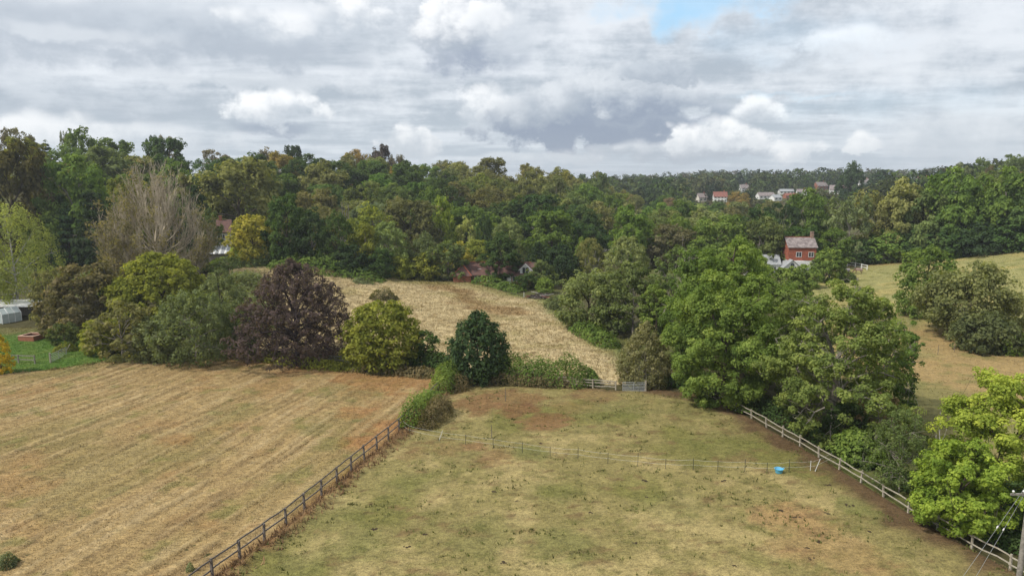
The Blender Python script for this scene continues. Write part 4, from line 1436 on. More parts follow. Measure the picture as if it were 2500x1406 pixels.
# ------------------------------------------------------------------ hedges, brambles, bracken
def hedge(name, pts, width, height, leaf, colr, label, cat='hedge', seed=1, dens=2.4, rough=0.45, group=None, offset=0.0, spray=0.1):
    rng = RS(seed)
    W = np.array([ground_at(*p)[:2] for p in pts])
    seg = np.linalg.norm(np.diff(W, axis=0), axis=1)
    cum = np.concatenate([[0], np.cumsum(seg)])
    Ln = cum[-1]
    n = int(min(Ln * (width + 2 * height) / leaf ** 2 * dens * 0.55, 60000))
    s = rng.rand(n) * Ln
    x, y = np.interp(s, cum, W[:, 0]), np.interp(s, cum, W[:, 1])
    k = np.clip(np.searchsorted(cum, s) - 1, 0, len(seg) - 1)
    d = (W[k + 1] - W[k]) / seg[k][:, None]
    nx, ny = -d[:, 1], d[:, 0]
    th = rng.uniform(0, math.pi, n)
    endf = np.sqrt(np.clip(np.minimum(s, Ln - s) / (0.7 * width), 0.08, 1))
    hv = endf * (1 - rough + 2 * rough * fbm(s / (1.1 * height) + 10, np.zeros(n) + seed, seed, 3, 0.6))
    lump = 0.72 + 0.56 * fbm(s / (0.45 * height) + 3, th * 2.2 + seed * 7, seed + 5, 3, 0.6)
    rr = lump * (1 - 0.4 * rng.rand(n) ** 2) + (rng.rand(n) < spray) * rng.rand(n) * 0.25
    a, b = np.cos(th) * width / 2 * rr * np.sqrt(np.clip(hv, 0.2, 2)), np.sin(th) ** 0.8 * height * rr * hv
    px_, py_ = x + nx * (a + offset), y + ny * (a + offset)
    pz = terrain(px_, py_) + 0.04 + b
    Pp = np.stack([px_, py_, pz], 1)
    N = unit(np.stack([nx * np.cos(th), ny * np.cos(th), np.sin(th) + 0.35], 1) + rng.normal(size=(n, 3)) * 0.42)
    V, F = leaf_cards(rng, Pp, N, leaf)
    o0 = np.array([W[0][0], W[0][1], GZ(*W[0])])
    v = (fbm(s / (0.5 * height), th * 1.6, seed + 9, 3) - 0.5) * 2.0 + rng.normal(0, 0.3, n)
    o = link(name, leaf_mesh(name, V - o0, F, v), None, o0)
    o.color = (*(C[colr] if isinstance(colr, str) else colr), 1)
    tag(o, label, cat, group)
    return o


hedge('bramble_hedge', [(992, 1052), (1025, 1018), (1062, 978)], 3.0, 2.6, 0.15, 'fresh', 'bushy bramble hedge swallowing the dark rail fence, nearest the wire fence end', seed=3)
hedge('dead_bramble', [(1030, 1054), (1062, 1028), (1085, 998)], 2.8, 2.0, 0.13, 'brown', 'brown dead brambles along the paddock side of the bushy hedge', seed=4, cat='brambles')
hedge('bramble_hedge', [(1068, 970), (1098, 942), (1130, 916)], 3.2, 2.6, 0.16, 'fresh', 'smaller bramble hedge on the dark rail fence in front of the holly', seed=5)
hedge('dead_bramble', [(1100, 962), (1130, 948), (1145, 935)], 2.6, 1.6, 0.15, 'brown', 'brown dead brambles below the holly', seed=6, cat='brambles')
hedge('bramble_hedge', [(1150, 922), (1235, 928), (1310, 934), (1380, 938), (1460, 936)], 4.6, 3.1, 0.19, 'oak', 'long dark bramble bank between the holly and the paddock rail fence', seed=7)
hedge('dead_bramble', [(1180, 938), (1260, 941), (1340, 946), (1395, 948)], 1.8, 1.3, 0.17, 'brown', 'brown bramble skirt along the foot of the long bramble bank', seed=8, cat='brambles')
hedge('hedge_sapling', [(1432, 938), (1446, 938)], 1.8, 2.8, 0.18, 'oak', 'small pointed sapling at the end of the long bramble bank', seed=9, cat='sapling', rough=0.2)
hedge('bracken_bank', [(545, 866), (640, 878), (740, 896), (860, 905)], 3.0, 1.2, 0.22, 'moss', 'green bracken bank under the copper beech along the mown field', seed=10, cat='bracken')
hedge('bracken_bank', [(860, 905), (980, 915), (1085, 925)], 2.8, 1.3, 0.20, 'brown', 'brown bracken bank under the rounded beech', seed=11, cat='bracken')
hedge('thorn_hedge', [(985, 895), (1060, 905), (1110, 915)], 4.0, 2.6, 0.22, 'dark', 'dark thorn hedge linking the rounded beech and the holly', seed=12)
hedge('bramble_bank', [(660, 650), (730, 656), (790, 664), (860, 676), (940, 693)], 9, 3.2, 0.42, 'oak', 'green bramble bank creeping down the top of the meadow', seed=13)
hedge('bramble_bank', [(862, 690), (912, 699)], 5, 2.4, 0.4, 'sage', 'small dull bramble mound below the meadow bramble bank', seed=14)
hedge('gorse_mound', [(908, 738), (940, 734), (972, 738)], 5.5, 2.7, 0.26, (0.07, 0.066, 0.032), 'lone dark gorse mound in the straw meadow', seed=15, cat='shrub', rough=0.2)
hedge('scrub_bank', [(500, 668), (560, 652), (640, 645), (700, 650)], 11, 3.2, 0.5, 'mid', 'grey-green scrub covering the knoll left of the meadow', seed=16, cat='scrub')
hedge('scrub_bank', [(580, 690), (600, 760), (610, 830)], 12, 4.2, 0.42, 'sage', 'dull green scrub slope behind the copper beech', seed=17, cat='scrub')
hedge('scrub_bank', [(150, 700), (260, 690), (360, 680)], 14, 3.5, 0.5, 'mid', 'green garden scrub behind the brown hawthorn', seed=27, cat='scrub')
hedge('scrub_bank', [(500, 720), (560, 710), (640, 700)], 10, 2.6, 0.45, 'olive', 'olive scrub on the slope between the ash and the meadow', seed=28, cat='scrub')
hedge('bramble_bank', [(1150, 690), (1200, 700), (1275, 714)], 6, 1.9, 0.36, 'oak', 'green bramble strip in front of the long tiled house', seed=18)
hedge('bramble_bank', [(1405, 806), (1455, 832), (1495, 858)], 5, 2.3, 0.26, 'oak', 'bramble bank along the meadow edge below the round willow', seed=19)
hedge('bramble_bank', [(1360, 735), (1385, 745)], 4, 2.0, 0.3, 'mid', 'small bramble mound between the brush pile and the round willow', seed=20)
hedge('bracken_bank', [(2290, 622), (2400, 611), (2500, 602), (2620, 592)], 5, 1.6, 0.42, 'olive', 'olive bracken fringe along the top edge of the pasture', seed=21, cat='bracken')
hedge('bracken_bank', [(2118, 640), (2160, 637)], 3.5, 1.2, 0.4, 'ochre', 'small rusty bracken patch at the pasture wood edge', seed=22, cat='bracken')
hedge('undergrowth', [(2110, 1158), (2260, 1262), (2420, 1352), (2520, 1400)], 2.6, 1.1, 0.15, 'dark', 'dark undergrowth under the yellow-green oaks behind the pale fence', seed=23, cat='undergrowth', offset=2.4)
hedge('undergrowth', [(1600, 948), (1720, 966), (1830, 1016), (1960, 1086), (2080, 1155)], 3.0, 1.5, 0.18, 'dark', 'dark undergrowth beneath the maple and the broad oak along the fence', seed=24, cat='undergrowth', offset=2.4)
hedge('long_grass', [(265, 882), (330, 884), (420, 886), (545, 872)], 1.8, 0.8, 0.16, 'olive', 'rough long grass along the far edge of the mown field', seed=25, cat='grass', rough=0.6)
hedge('small_thorn', [(-10, 1388), (45, 1380)], 1.9, 1.5, 0.085, (0.075, 0.085, 0.04), 'low twiggy thorn bush in the corner of the mown field', seed=26, cat='shrub', rough=0.3)
hedge('small_thistle', [(455, 1398), (475, 1396)], 0.5, 0.8, 0.06, 'sage', 'tiny grey-green weed clump beside the dark rail fence', seed=29, cat='plant', rough=0.3)
hedge('garden_hedge', [(130, 860), (190, 856)], 2.0, 1.5, 0.16, 'moss', 'low clipped hedge below the domed garden hedge', seed=30, cat='hedge', rough=0.1)
hedge('bank_shrubs', [(560, 640), (600, 634)], 5, 2.2, 0.4, 'sage', 'grey-blue shrubs under the bright lime shrub', seed=31, cat='shrub')

# ------------------------------------------------------------------ materials for built things
WOOD_DARK = plain('weathered_dark_wood', (0.10, 0.085, 0.075), (0.17, 0.15, 0.135), 6, 0.9, 0.15)
WOOD_PALE = plain('weathered_pale_wood', (0.40, 0.36, 0.29), (0.26, 0.23, 0.18), 5, 0.9, 0.15)
WOOD_GREY = plain('weathered_grey_wood', (0.27, 0.25, 0.22), (0.17, 0.155, 0.135), 5, 0.9, 0.15)
WHITE = plain('white_paint', (0.72, 0.72, 0.70), (0.60, 0.60, 0.58), 2, 0.6, 0.3)
STEEL = plain('galvanised_steel', (0.45, 0.47, 0.48), (0.34, 0.36, 0.37), 8, 0.45, 0.5, 0.4)
BRICK = plain('red_brick', (0.33, 0.13, 0.075), (0.24, 0.10, 0.065), 7, 0.9, 0.15)
TILE = plain('clay_tile', (0.135, 0.070, 0.056), (0.085, 0.052, 0.046), 1.6, 0.85, 0.2)
TILE_RED = plain('red_hung_tile', (0.34, 0.105, 0.06), (0.22, 0.075, 0.05), 2.5, 0.85, 0.2)
SLATE = plain('mottled_slate', (0.27, 0.23, 0.22), (0.14, 0.115, 0.11), 1.3, 0.7, 0.3)
GREY_ROOF = plain('grey_roof_sheet', (0.33, 0.34, 0.35), (0.25, 0.26, 0.27), 2, 0.6, 0.3)
GLASS = plain('window_glass', (0.03, 0.035, 0.045), (0.05, 0.06, 0.07), 1, 0.08, 0.6)
RENDERED = plain('pale_render', (0.62, 0.58, 0.51), (0.53, 0.49, 0.43), 1.5, 0.9, 0.2)
BLUE = plain('blue_plastic', (0.12, 0.46, 0.68), (0.10, 0.40, 0.62), 4, 0.4, 0.4)
TAPE = plain('white_tape', (0.55, 0.54, 0.48), (0.45, 0.44, 0.4), 4, 0.7, 0.2)
DARKPL = plain('dark_plastic', (0.05, 0.055, 0.05), (0.035, 0.04, 0.035), 4, 0.6, 0.3)
SOIL = plain('dark_soil', (0.09, 0.06, 0.045), (0.05, 0.035, 0.028), 9, 0.95, 0.1)
TILE_FAR = plain('muted_red_tile', (0.25, 0.10, 0.075), (0.17, 0.08, 0.065), 1.2, 0.9, 0.1)
DUNG = plain('dung', (0.055, 0.038, 0.022), (0.03, 0.022, 0.014), 14, 0.9, 0.15)


def solid(name, V, F, mat, parent=None, loc=None, smooth=False):
    return link(name, new_mesh(name, V, F, mat, smooth), parent, loc)


# ------------------------------------------------------------------ fences
def walk(path, step, phase=0.0):
    W = np.array(path, float)[:, :2]
    seg = np.linalg.norm(np.diff(W, axis=0), axis=1)
    cum = np.concatenate([[0], np.cumsum(seg)])
    s = np.arange(phase, cum[-1], step)
    return [(float(np.interp(q, cum, W[:, 0])), float(np.interp(q, cum, W[:, 1]))) for q in s]


def rail_fence(name, pts, post_h, post_w, rails, rail_h, rail_d, mat, label, cat='fence', seed=1, wob=0.05, cap=None, lift=0.05, rail_mat=None):
    rng = RS(seed)
    x0, y0 = pts[0]
    o0 = np.array([x0, y0, GZ(x0, y0)])
    root = empty(name, o0)
    tag(root, label, cat)
    ptops = []
    for i, (x, y) in enumerate(pts):
        z = GZ(x, y)
        j = min(i + 1, len(pts) - 1)
        i0 = max(i - 1, 0)
        rz = math.atan2(pts[j][1] - pts[i0][1], pts[j][0] - pts[i0][0])
        V, F = box(0, 0, -0.25, post_w, post_w, post_h * rng.uniform(0.94, 1.06) + 0.25 + lift, rz, taper=0.9)
        p = solid('post', V, F, mat, root, np.array([x, y, z]) - o0)
        p.rotation_euler = (rng.normal(0, wob * 0.5), rng.normal(0, wob * 0.5), 0)
        ptops.append((x, y, z))
    for i in range(len(pts) - 1):
        a, b = np.array(ptops[i]), np.array(ptops[i + 1])
        d = b - a
        ln = np.linalg.norm(d)
        side = np.array([-d[1], d[0], 0]) / ln * (post_w / 2 + rail_d / 2 - 0.01)
        for r in rails:
            z0, z1 = r * post_h + rng.normal(0, wob * 0.5), r * post_h + rng.normal(0, wob * 0.5)
            s = np.linspace(-0.03, 1.03, 4)
            mid = rng.normal(0, wob * 0.35, 4)
            V, F = [], []
            for k, q in enumerate(s):
                c_ = a + d * q + side + np.array([0, 0, lift + z0 * (1 - q) + z1 * q + (mid[k] if 0 < k < 3 else 0)])
                hh, dd = rail_h / 2, side / np.linalg.norm(side) * rail_d / 2
                up = np.array([0, 0, hh])
                V += [c_ - dd - up, c_ + dd - up, c_ + dd + up, c_ - dd + up]
            for k in range(3):
                for e in range(4):
                    F.append((k * 4 + e, k * 4 + (e + 1) % 4, k * 4 + 4 + (e + 1) % 4, k * 4 + 4 + e))
            F += [(3, 2, 1, 0), (12, 13, 14, 15)]
            V = np.array(V) - a
            solid('rail', V, F, rail_mat or mat, root, a - o0)
    return root


rail_fence('post_and_rail_fence', walk([tuple(f0 + FDIR * 6)] + FENCE_L, 2.55, 0.3), 1.42, 0.15, (0.93, 0.45), 0.11, 0.05, WOOD_DARK, 'dark weathered post-and-rail fence dividing the mown field from the paddock', seed=2)
rail_fence('post_and_rail_fence', walk([tuple(np.array(FENCE_R[0]) + (np.array(FENCE_R[0]) - np.array(FENCE_R[1])) * 0.35)] + FENCE_R[:-1], 2.75, 0.4), 1.15, 0.13, (0.86, 0.42), 0.08, 0.06, WOOD_PALE, 'pale split-rail fence along the wooded edge of the paddock', seed=3, wob=0.09)
rail_fence('post_and_rail_fence', walk(px_poly([(1285, 940), (1365, 943), (1515, 955)]), 2.85), 1.25, 0.16, (0.90, 0.62, 0.30), 0.10, 0.06, WOOD_PALE, 'pale three-rail fence running up to the metal gate', seed=4, wob=0.08)
rail_fence('post_and_rail_fence', walk(px_poly([(560, 850), (700, 872), (830, 890), (925, 900), (1000, 912)]), 3.0), 1.2, 0.14, (0.88, 0.5), 0.10, 0.05, WOOD_GREY, 'grey rail fence half hidden under the copper beech', seed=5)
rail_fence('garden_fence', walk(px_poly([(-40, 886), (30, 886), (65, 889), (112, 889)]), 2.6), 1.25, 0.15, (0.9, 0.42), 0.13, 0.05, WOOD_GREY, 'grey two-rail garden fence beside the green lawn', seed=6, wob=0.03)
rail_fence('paddock_rails', walk(px_poly([(2068, 652), (2092, 655), (2122, 662)]), 3.2), 1.5, 0.2, (0.9, 0.45), 0.16, 0.08, WHITE, 'white painted rails behind the grazing horses', seed=7, wob=0.03)
rail_fence('paddock_rails', walk(px_poly([(2066, 640), (2078, 638)]), 2.0), 1.7, 0.2, (0.9, 0.45), 0.16, 0.08, WOOD_GREY, 'short grey rails at the corner of the pasture wood', seed=8, wob=0.03)


def metal_gate(name, a, b, height, bars, label, angle=0.0, posts=()):
    ax, ay, az = ground_at(*a)
    bx, by, bz = ground_at(*b)
    root = empty(name, (ax, ay, az), math.atan2(by - ay, bx - ax) + angle)
    tag(root, label, 'gate')
    L = math.hypot(bx - ax, by - ay)
    for i in range(bars):
        z = 0.16 + (height - 0.2) * (i / (bars - 1)) ** 1.15
        V, F = tubes([(np.array([[0.0, 0, z], [L / 2, 0, z], [L, 0, z]]), np.array([0.032] * 3))], 6)
        link('bar', np_mesh('bar', V, F, STEEL, True), root)
    for x in (0.0, L / 2, L):
        V, F = tubes([(np.array([[x, 0.0, 0.10], [x, 0, height * .5], [x, 0, height]]), np.array([0.036] * 3))], 6)
        link('upright', np_mesh('upright', V, F, STEEL, True), root)
    for x in posts:
        V, F = box(x * L, 0, -0.2, 0.2, 0.2, height + 0.42, 0, taper=0.93)
        solid('gate_post', V, F, WOOD_PALE, root)
    return root


metal_gate('field_gate', (1520, 956), (1574, 957), 1.25, 7, 'galvanised metal field gate in the paddock corner, shut', posts=(1.03,))
metal_gate('field_gate', (125, 886), (163, 866), 1.3, 6, 'galvanised metal field gate standing open beside the green lawn', posts=(-0.03,))


def leaning_prop():
    x, y, z = ground_at(158, 866)
    V, F = tubes([(np.array([[0, 0, -0.1], [0.35, 0.2, 0.8], [0.75, 0.35, 1.55]]), np.array([0.1, 0.09, 0.08]))], 6)
    o = link('leaning_post', np_mesh('leaning_post', V, F, WOOD_PALE, True), None, (x, y, z))
    tag(o, 'pale post leaning beside the open metal gate', 'post')


leaning_prop()


def tape_fence():
    st = [(1000, 1062, 1.0, 0), (1070, 1079, 1.15, 2), (1137, 1088, 1.1, 0), (1204, 1098, 1.2, 0), (1275, 1108, 1.1, 0), (1343, 1116, 1.0, 0), (1411, 1124, 1.25, 0), (1484, 1134, 1.1, 0), (1557, 1141, 1.3, 0), (1625, 1147, 1.0, 0),
          (1692, 1150, 1.15, 0), (1752, 1153, 1.05, 0), (1818, 1155, 1.25, 0), (1872, 1157, 1.0, 0), (1926, 1156, 1.25, 0), (1978, 1152, 1.0, 1), (1988, 1153, 1.2, 2)]
    x0, y0, z0 = ground_at(st[0][0], st[0][1])
    root = empty('electric_fence', (x0, y0, z0))
    tag(root, 'thin electric tape fence on dark stakes crossing the paddock', 'fence')
    o0 = np.array([x0, y0, z0])
    pts = []
    for u, v, h, w in st:
        p = np.array(ground_at(u, v))
        lx = 0.45 if w == 2 else 0.0
        V, F = tubes([(np.array([[0, 0, -0.1], [lx * .5, 0, h * .5], [lx, 0, h * 1.08]]), np.array([0.028, 0.026, 0.024]))], 5)
        link('stake', np_mesh('stake', V, F, WHITE if w else DARKPL, True), root, p - o0)
        pts.append((p, h))
    end = np.array(ground_at(2030, 1132))
    pts.append((end, 1.15))
    start = np.array(ground_at(985, 1052))
    pts.insert(0, (start, 1.3))
    for lev in (0.52, 0.95):
        for (a, ha), (b, hb) in zip(pts[:-1], pts[1:]):
            s = np.linspace(0, 1, 7)[:, None]
            za, zb = min(ha * lev, 1.1 * lev), min(hb * lev, 1.1 * lev)
            pp = a * (1 - s) + b * s + np.array([0, 0, 1]) * (za * (1 - s) + zb * s - 0.05 * np.sin(s * math.pi) + 0.05)
            V, F = tubes([(pp - o0, np.full(7, 0.009))], 4)
            link('tape', np_mesh('tape', V, F, TAPE), root)


tape_fence()
for i, (u, v, h, lab) in enumerate([(2240, 876, 1.3, 'dark stake in the brown pasture, nearest the broad open oak'), (2289, 869, 1.7, 'dark stake in the brown pasture, middle of three'), (2329, 862, 1.5, 'dark stake in the brown pasture, beside the dark thorn'),
                                    (1234, 982, 1.8, 'thin lone stick standing in the rusty paddock patch'), (1200, 1072, 1.5, 'thin stick just behind the electric tape fence')]):
    x, y, z = ground_at(u, v)
    V, F = tubes([(np.array([[0, 0, -0.1], [0.02, 0, h * .5], [0.0, 0.02, h]]), np.array([0.04, 0.035, 0.03]))], 5)
    tag(link('wooden_stake', np_mesh('wooden_stake', V, F, WOOD_DARK, True), None, (x, y, z)), lab, 'stake')


# ------------------------------------------------------------------ small things
def lathe(profile, n=20):
    V, F = [], []
    for r, z in profile:
        for i in range(n):
            a = 2 * math.pi * i / n
            V.append((r * math.cos(a), r * math.sin(a), z))
    for j in range(len(profile) - 1):
        for i in range(n):
            F.append((j * n + i, j * n + (i + 1) % n, (j + 1) * n + (i + 1) % n, (j + 1) * n + i))
    F.append(tuple(range(n - 1, -1, -1)))
    return V, F


def bucket():
    x, y, z = ground_at(1901, 1157)
    root = empty('feed_bucket', (x, y, z + 0.10))
    tag(root, 'light blue feed bucket on the grass by the electric tape fence', 'bucket')
    V, F = lathe([(0.26, 0.0), (0.30, 0.1), (0.36, 0.40), (0.385, 0.42), (0.385, 0.44), (0.345, 0.44), (0.335, 0.40), (0.27, 0.05), (0.0, 0.05)], 24)
    solid('tub', V, F, BLUE, root, smooth=True)
    for s in (-1, 1):
        a = np.linspace(0, math.pi, 8)
        V, F = tubes([(np.stack([s * 0.385 + s * 0.05 * np.sin(a), np.cos(a) * 0.12, 0.42 + 0.09 * np.sin(a)], 1), np.full(8, 0.022))], 6)
        link('handle', np_mesh('handle', V, F, BLUE, True), root)


bucket()


def dung_piles():
    rng = RS(4)
    spots = [(1040, 1309), (1072, 1331), (1264, 1226), (1205, 1204), (905, 1237), (1574, 1176), (1578, 1217), (1548, 1329), (1755, 1158), (1766, 1176), (1412, 1163), (1041, 1110), (2022, 1187), (2070, 1236), (2125, 1300), (1948, 1266), (1910, 1250),
             (2020, 1256), (1995, 1327), (1970, 1342), (1230, 1378), (990, 1338), (915, 1295), (1320, 1085), (1110, 1002), (1195, 1032), (1508, 1054), (1470, 975), (1980, 1367), (1800, 1385), (1440, 1255)]
    made = []
    for i, (u, v) in enumerate(spots):
        x, y, z = ground_at(u, v)
        V, F = [], []
        for k in range(5):
            cx, cy, r = rng.normal(0, 0.15), rng.normal(0, 0.08), rng.uniform(0.07, 0.15)
            n0 = len(V)
            for j, (rr, zz) in enumerate([(1, 0.0), (0.85, 0.6), (0.4, 0.95)]):
                for q in range(7):
                    a = q / 7 * 6.28
                    w = r * rr * rng.uniform(0.8, 1.2)
                    V.append((cx + w * math.cos(a), cy + w * math.sin(a), zz * r * 0.55))
            for j in range(2):
                for q in range(7):
                    F.append((n0 + j * 7 + q, n0 + j * 7 + (q + 1) % 7, n0 + (j + 1) * 7 + (q + 1) % 7, n0 + (j + 1) * 7 + q))
            F.append(tuple(n0 + 14 + q for q in range(7)))
        o = solid('dung_pile', V, F, DUNG, None, (x, y, z + 0.10))
        made.append((o, u, v))
    marks = [(1901, 1150, 'the blue bucket'), (1250, 985, 'the rusty paddock patch'), (1950, 1290, 'the bare orange patch'), (1545, 950, 'the metal gate'), (1050, 1030, 'the bushy bramble hedge'),
             (1060, 1320, 'the dark rail fence end of the open paddock'), (1400, 1110, 'the middle of the electric tape fence'), (1420, 1330, 'the middle of the open paddock')]
    seen = {}
    for o, u, v in made:
        d, mu, mv, tx = min((math.hypot(u - a, v - c_), a, c_, w) for a, c_, w in marks)
        dr = ('left of' if u < mu else 'right of') if abs(u - mu) > abs(v - mv) else ('beyond' if v < mv else 'in front of')
        seen.setdefault((dr, tx), []).append((d, o))
    for (dr, tx), L in seen.items():
        for i, (d, o) in enumerate(sorted(L, key=lambda q: q[0])):
            pre = ORD[min(i, 13)] + ' ' if len(L) > 1 else ''
            tag(o, f'{pre}dark horse dung clump {dr} {tx}', 'dung', 'dung clumps scattered over the paddock')


dung_piles()


def brush_pile():
    rng = RS(8)
    x, y, z = ground_at(1318, 732)
    root = empty('brush_pile', (x, y, z))
    tag(root, 'reddish-brown brush pile of cut branches on the meadow edge', 'brush pile')
    mats = [BARK, BARK_PALE, BARK_DARK, plain('red_twig', (0.26, 0.085, 0.06), (0.16, 0.06, 0.045), 4)]
    for i in range(90):
        a = rng.uniform(-0.5, 0.5)
        ln = rng.uniform(1.5, 3.6)
        cx, cy = rng.normal(0, 1.9), rng.normal(0, 0.9)
        cz = max(0.08, (1.5 - 0.16 * cx * cx - 0.5 * cy * cy) * rng.uniform(0.2, 1.0))
        d = np.array([math.cos(a), math.sin(a), rng.normal(0, 0.22)]) * ln / 2
        c_ = np.array([cx, cy, cz])
        r = rng.uniform(0.03, 0.10)
        V, F = tubes([(np.array([c_ - d, c_ + rng.normal(0, 0.06, 3), c_ + d]), np.array([r, r * .9, r * .6]))], 5)
        link('cut_branch', np_mesh('cut_branch', V, F, mats[rng.randint(4)]), root)


brush_pile()


def utility_pole():
    x, y, z = ground_at(2484, 1440)
    root = empty('utility_pole', (x, y, z))
    tag(root, 'weathered wooden utility pole with two stay wires at the paddock corner', 'pole')
    H = 8.2
    V, F = tubes([(np.array([[0, 0, -0.3], [0, 0, H / 2], [0, 0, H]]), np.array([0.17, 0.15, 0.12]))], 12)
    link('shaft', np_mesh('shaft', V, F, WOOD_GREY, True), root)
    V, F = box(-0.45, -0.16, 6.55, 1.7, 0.1, 0.12)
    arm = solid('crossarm', V, F, WOOD_GREY, root)
    for q in (-1.15, -0.5, 0.25):
        V, F = lathe([(0.03, 0), (0.03, 0.08), (0.07, 0.1), (0.07, 0.16), (0.04, 0.2), (0.0, 0.21)], 10)
        i = solid('insulator', V, F, WHITE, arm, (q, -0.16, 6.67), True)
    for k, (u, v, h) in enumerate([(2338, 1425, 7.6), (2372, 1425, 7.3)]):
        g = np.array(ground_at(u, v)) - np.array([x, y, z])
        V, F = tubes([(np.array([[0, 0, h], (np.array([0, 0, h]) + g) / 2 - [0, 0, 0.04], g]), np.full(3, 0.011))], 5)
        w = link('stay_wire', np_mesh('stay_wire', V, F, STEEL, True), root)
        t = np.array([0, 0, h]) * 0.55 + g * 0.45
        V, F = tubes([(np.array([t + (np.array([0, 0, h]) - g) * 0.012, t, t - (np.array([0, 0, h]) - g) * 0.012]), np.array([0.03, 0.05, 0.03]))], 6)
        link('stay_insulator', np_mesh('stay_insulator', V, F, WHITE, True), w)


utility_pole()


# ------------------------------------------------------------------ houses
def gable_roof(L, D, z, rise, over=0.35, th=0.14, hip0=0.0, hip1=0.0):
    """ridge along x, standing on walls L x D whose top is z"""
    hx, hy = L / 2 + over, D / 2 + over
    drop = rise * over / (D / 2)
    pts = []
    for dz in (0, th):
        pts += [(-hx, -hy, z - drop + dz), (hx, -hy, z - drop + dz), (hx, hy, z - drop + dz), (-hx, hy, z - drop + dz), (-hx + hip0, 0, z + rise + dz), (hx - hip1, 0, z + rise + dz)]
    V = pts
    F = [(0, 4, 5, 1), (2, 5, 4, 3), (6, 7, 11, 10), (8, 9, 10, 11), (0, 1, 7, 6), (2, 3, 9, 8)]
    F += [(1, 5, 11, 7), (5, 2, 8, 11), (4, 0, 6, 10), (3, 4, 10, 9)]
    if hip0 > 0:
        F += [(0, 3, 4), (6, 10, 9)]
    if hip1 > 0:
        F += [(1, 5, 2), (7, 8, 11)]
    return V, F


def wall_block(L, D, z, rise=0.0, hip=False):
    V = [(-L / 2, -D / 2, -0.6), (L / 2, -D / 2, -0.6), (L / 2, D / 2, -0.6), (-L / 2, D / 2, -0.6), (-L / 2, -D / 2, z), (L / 2, -D / 2, z), (L / 2, D / 2, z), (-L / 2, D / 2, z)]
    F = [(0, 1, 5, 4), (2, 3, 7, 6), (3, 2, 1, 0)]
    if rise and not hip:
        V += [(-L / 2, 0, z + rise), (L / 2, 0, z + rise)]
        F += [(1, 2, 6, 9, 5), (3, 0, 4, 8, 7)]
    else:
        F += [(1, 2, 6, 5), (3, 0, 4, 7), (4, 5, 6, 7)]
    return V, F


def window(parent, cx, cy, cz, w, h, face=-1, frame=WHITE, bars=1, axis='x'):
    """window on a wall: frame standing proud, dark panes inside"""
    t = 0.09

    def bx(a0, a1, z0, z1, d0, d1):
        if axis == 'x':
            return box((a0 + a1) / 2 + cx, cy + face * (d0 + d1) / 2, z0 + cz, a1 - a0, abs(d1 - d0), z1 - z0)
        return box(cx + face * (d0 + d1) / 2, cy + (a0 + a1) / 2, z0 + cz, abs(d1 - d0), a1 - a0, z1 - z0)
    V, F = bx(-w / 2, w / 2, 0, h, 0.0, 0.03)
    pane = solid('window', V, F, GLASS, parent)
    for a0, a1, z0, z1 in [(-w / 2, w / 2, -t, 0.0), (-w / 2, w / 2, h, h + t), (-w / 2 - t, -w / 2, -t, h + t), (w / 2, w / 2 + t, -t, h + t)] + [(-w / 2 + w * (i + 1) / (bars + 1) - 0.04, -w / 2 + w * (i + 1) / (bars + 1) + 0.04, 0, h) for i in range(bars)]:
        V, F = bx(a0, a1, z0, z1, 0.0, 0.07)
        solid('window_frame', V, F, frame, pane)
    return pane


def chimney(parent, x, y, z, w, d, h, mat):
    V, F = box(x, y, z, w, d, h)
    V, F = box(x, y, z + h, w + 0.16, d + 0.16, 0.14, V=V, F=F)
    c_ = solid('chimney', V, F, mat, parent)
    V, F = lathe([(0.14, 0), (0.12, 0.4), (0.09, 0.4), (0.09, 0.1), (0, 0.1)], 8)
    return c_


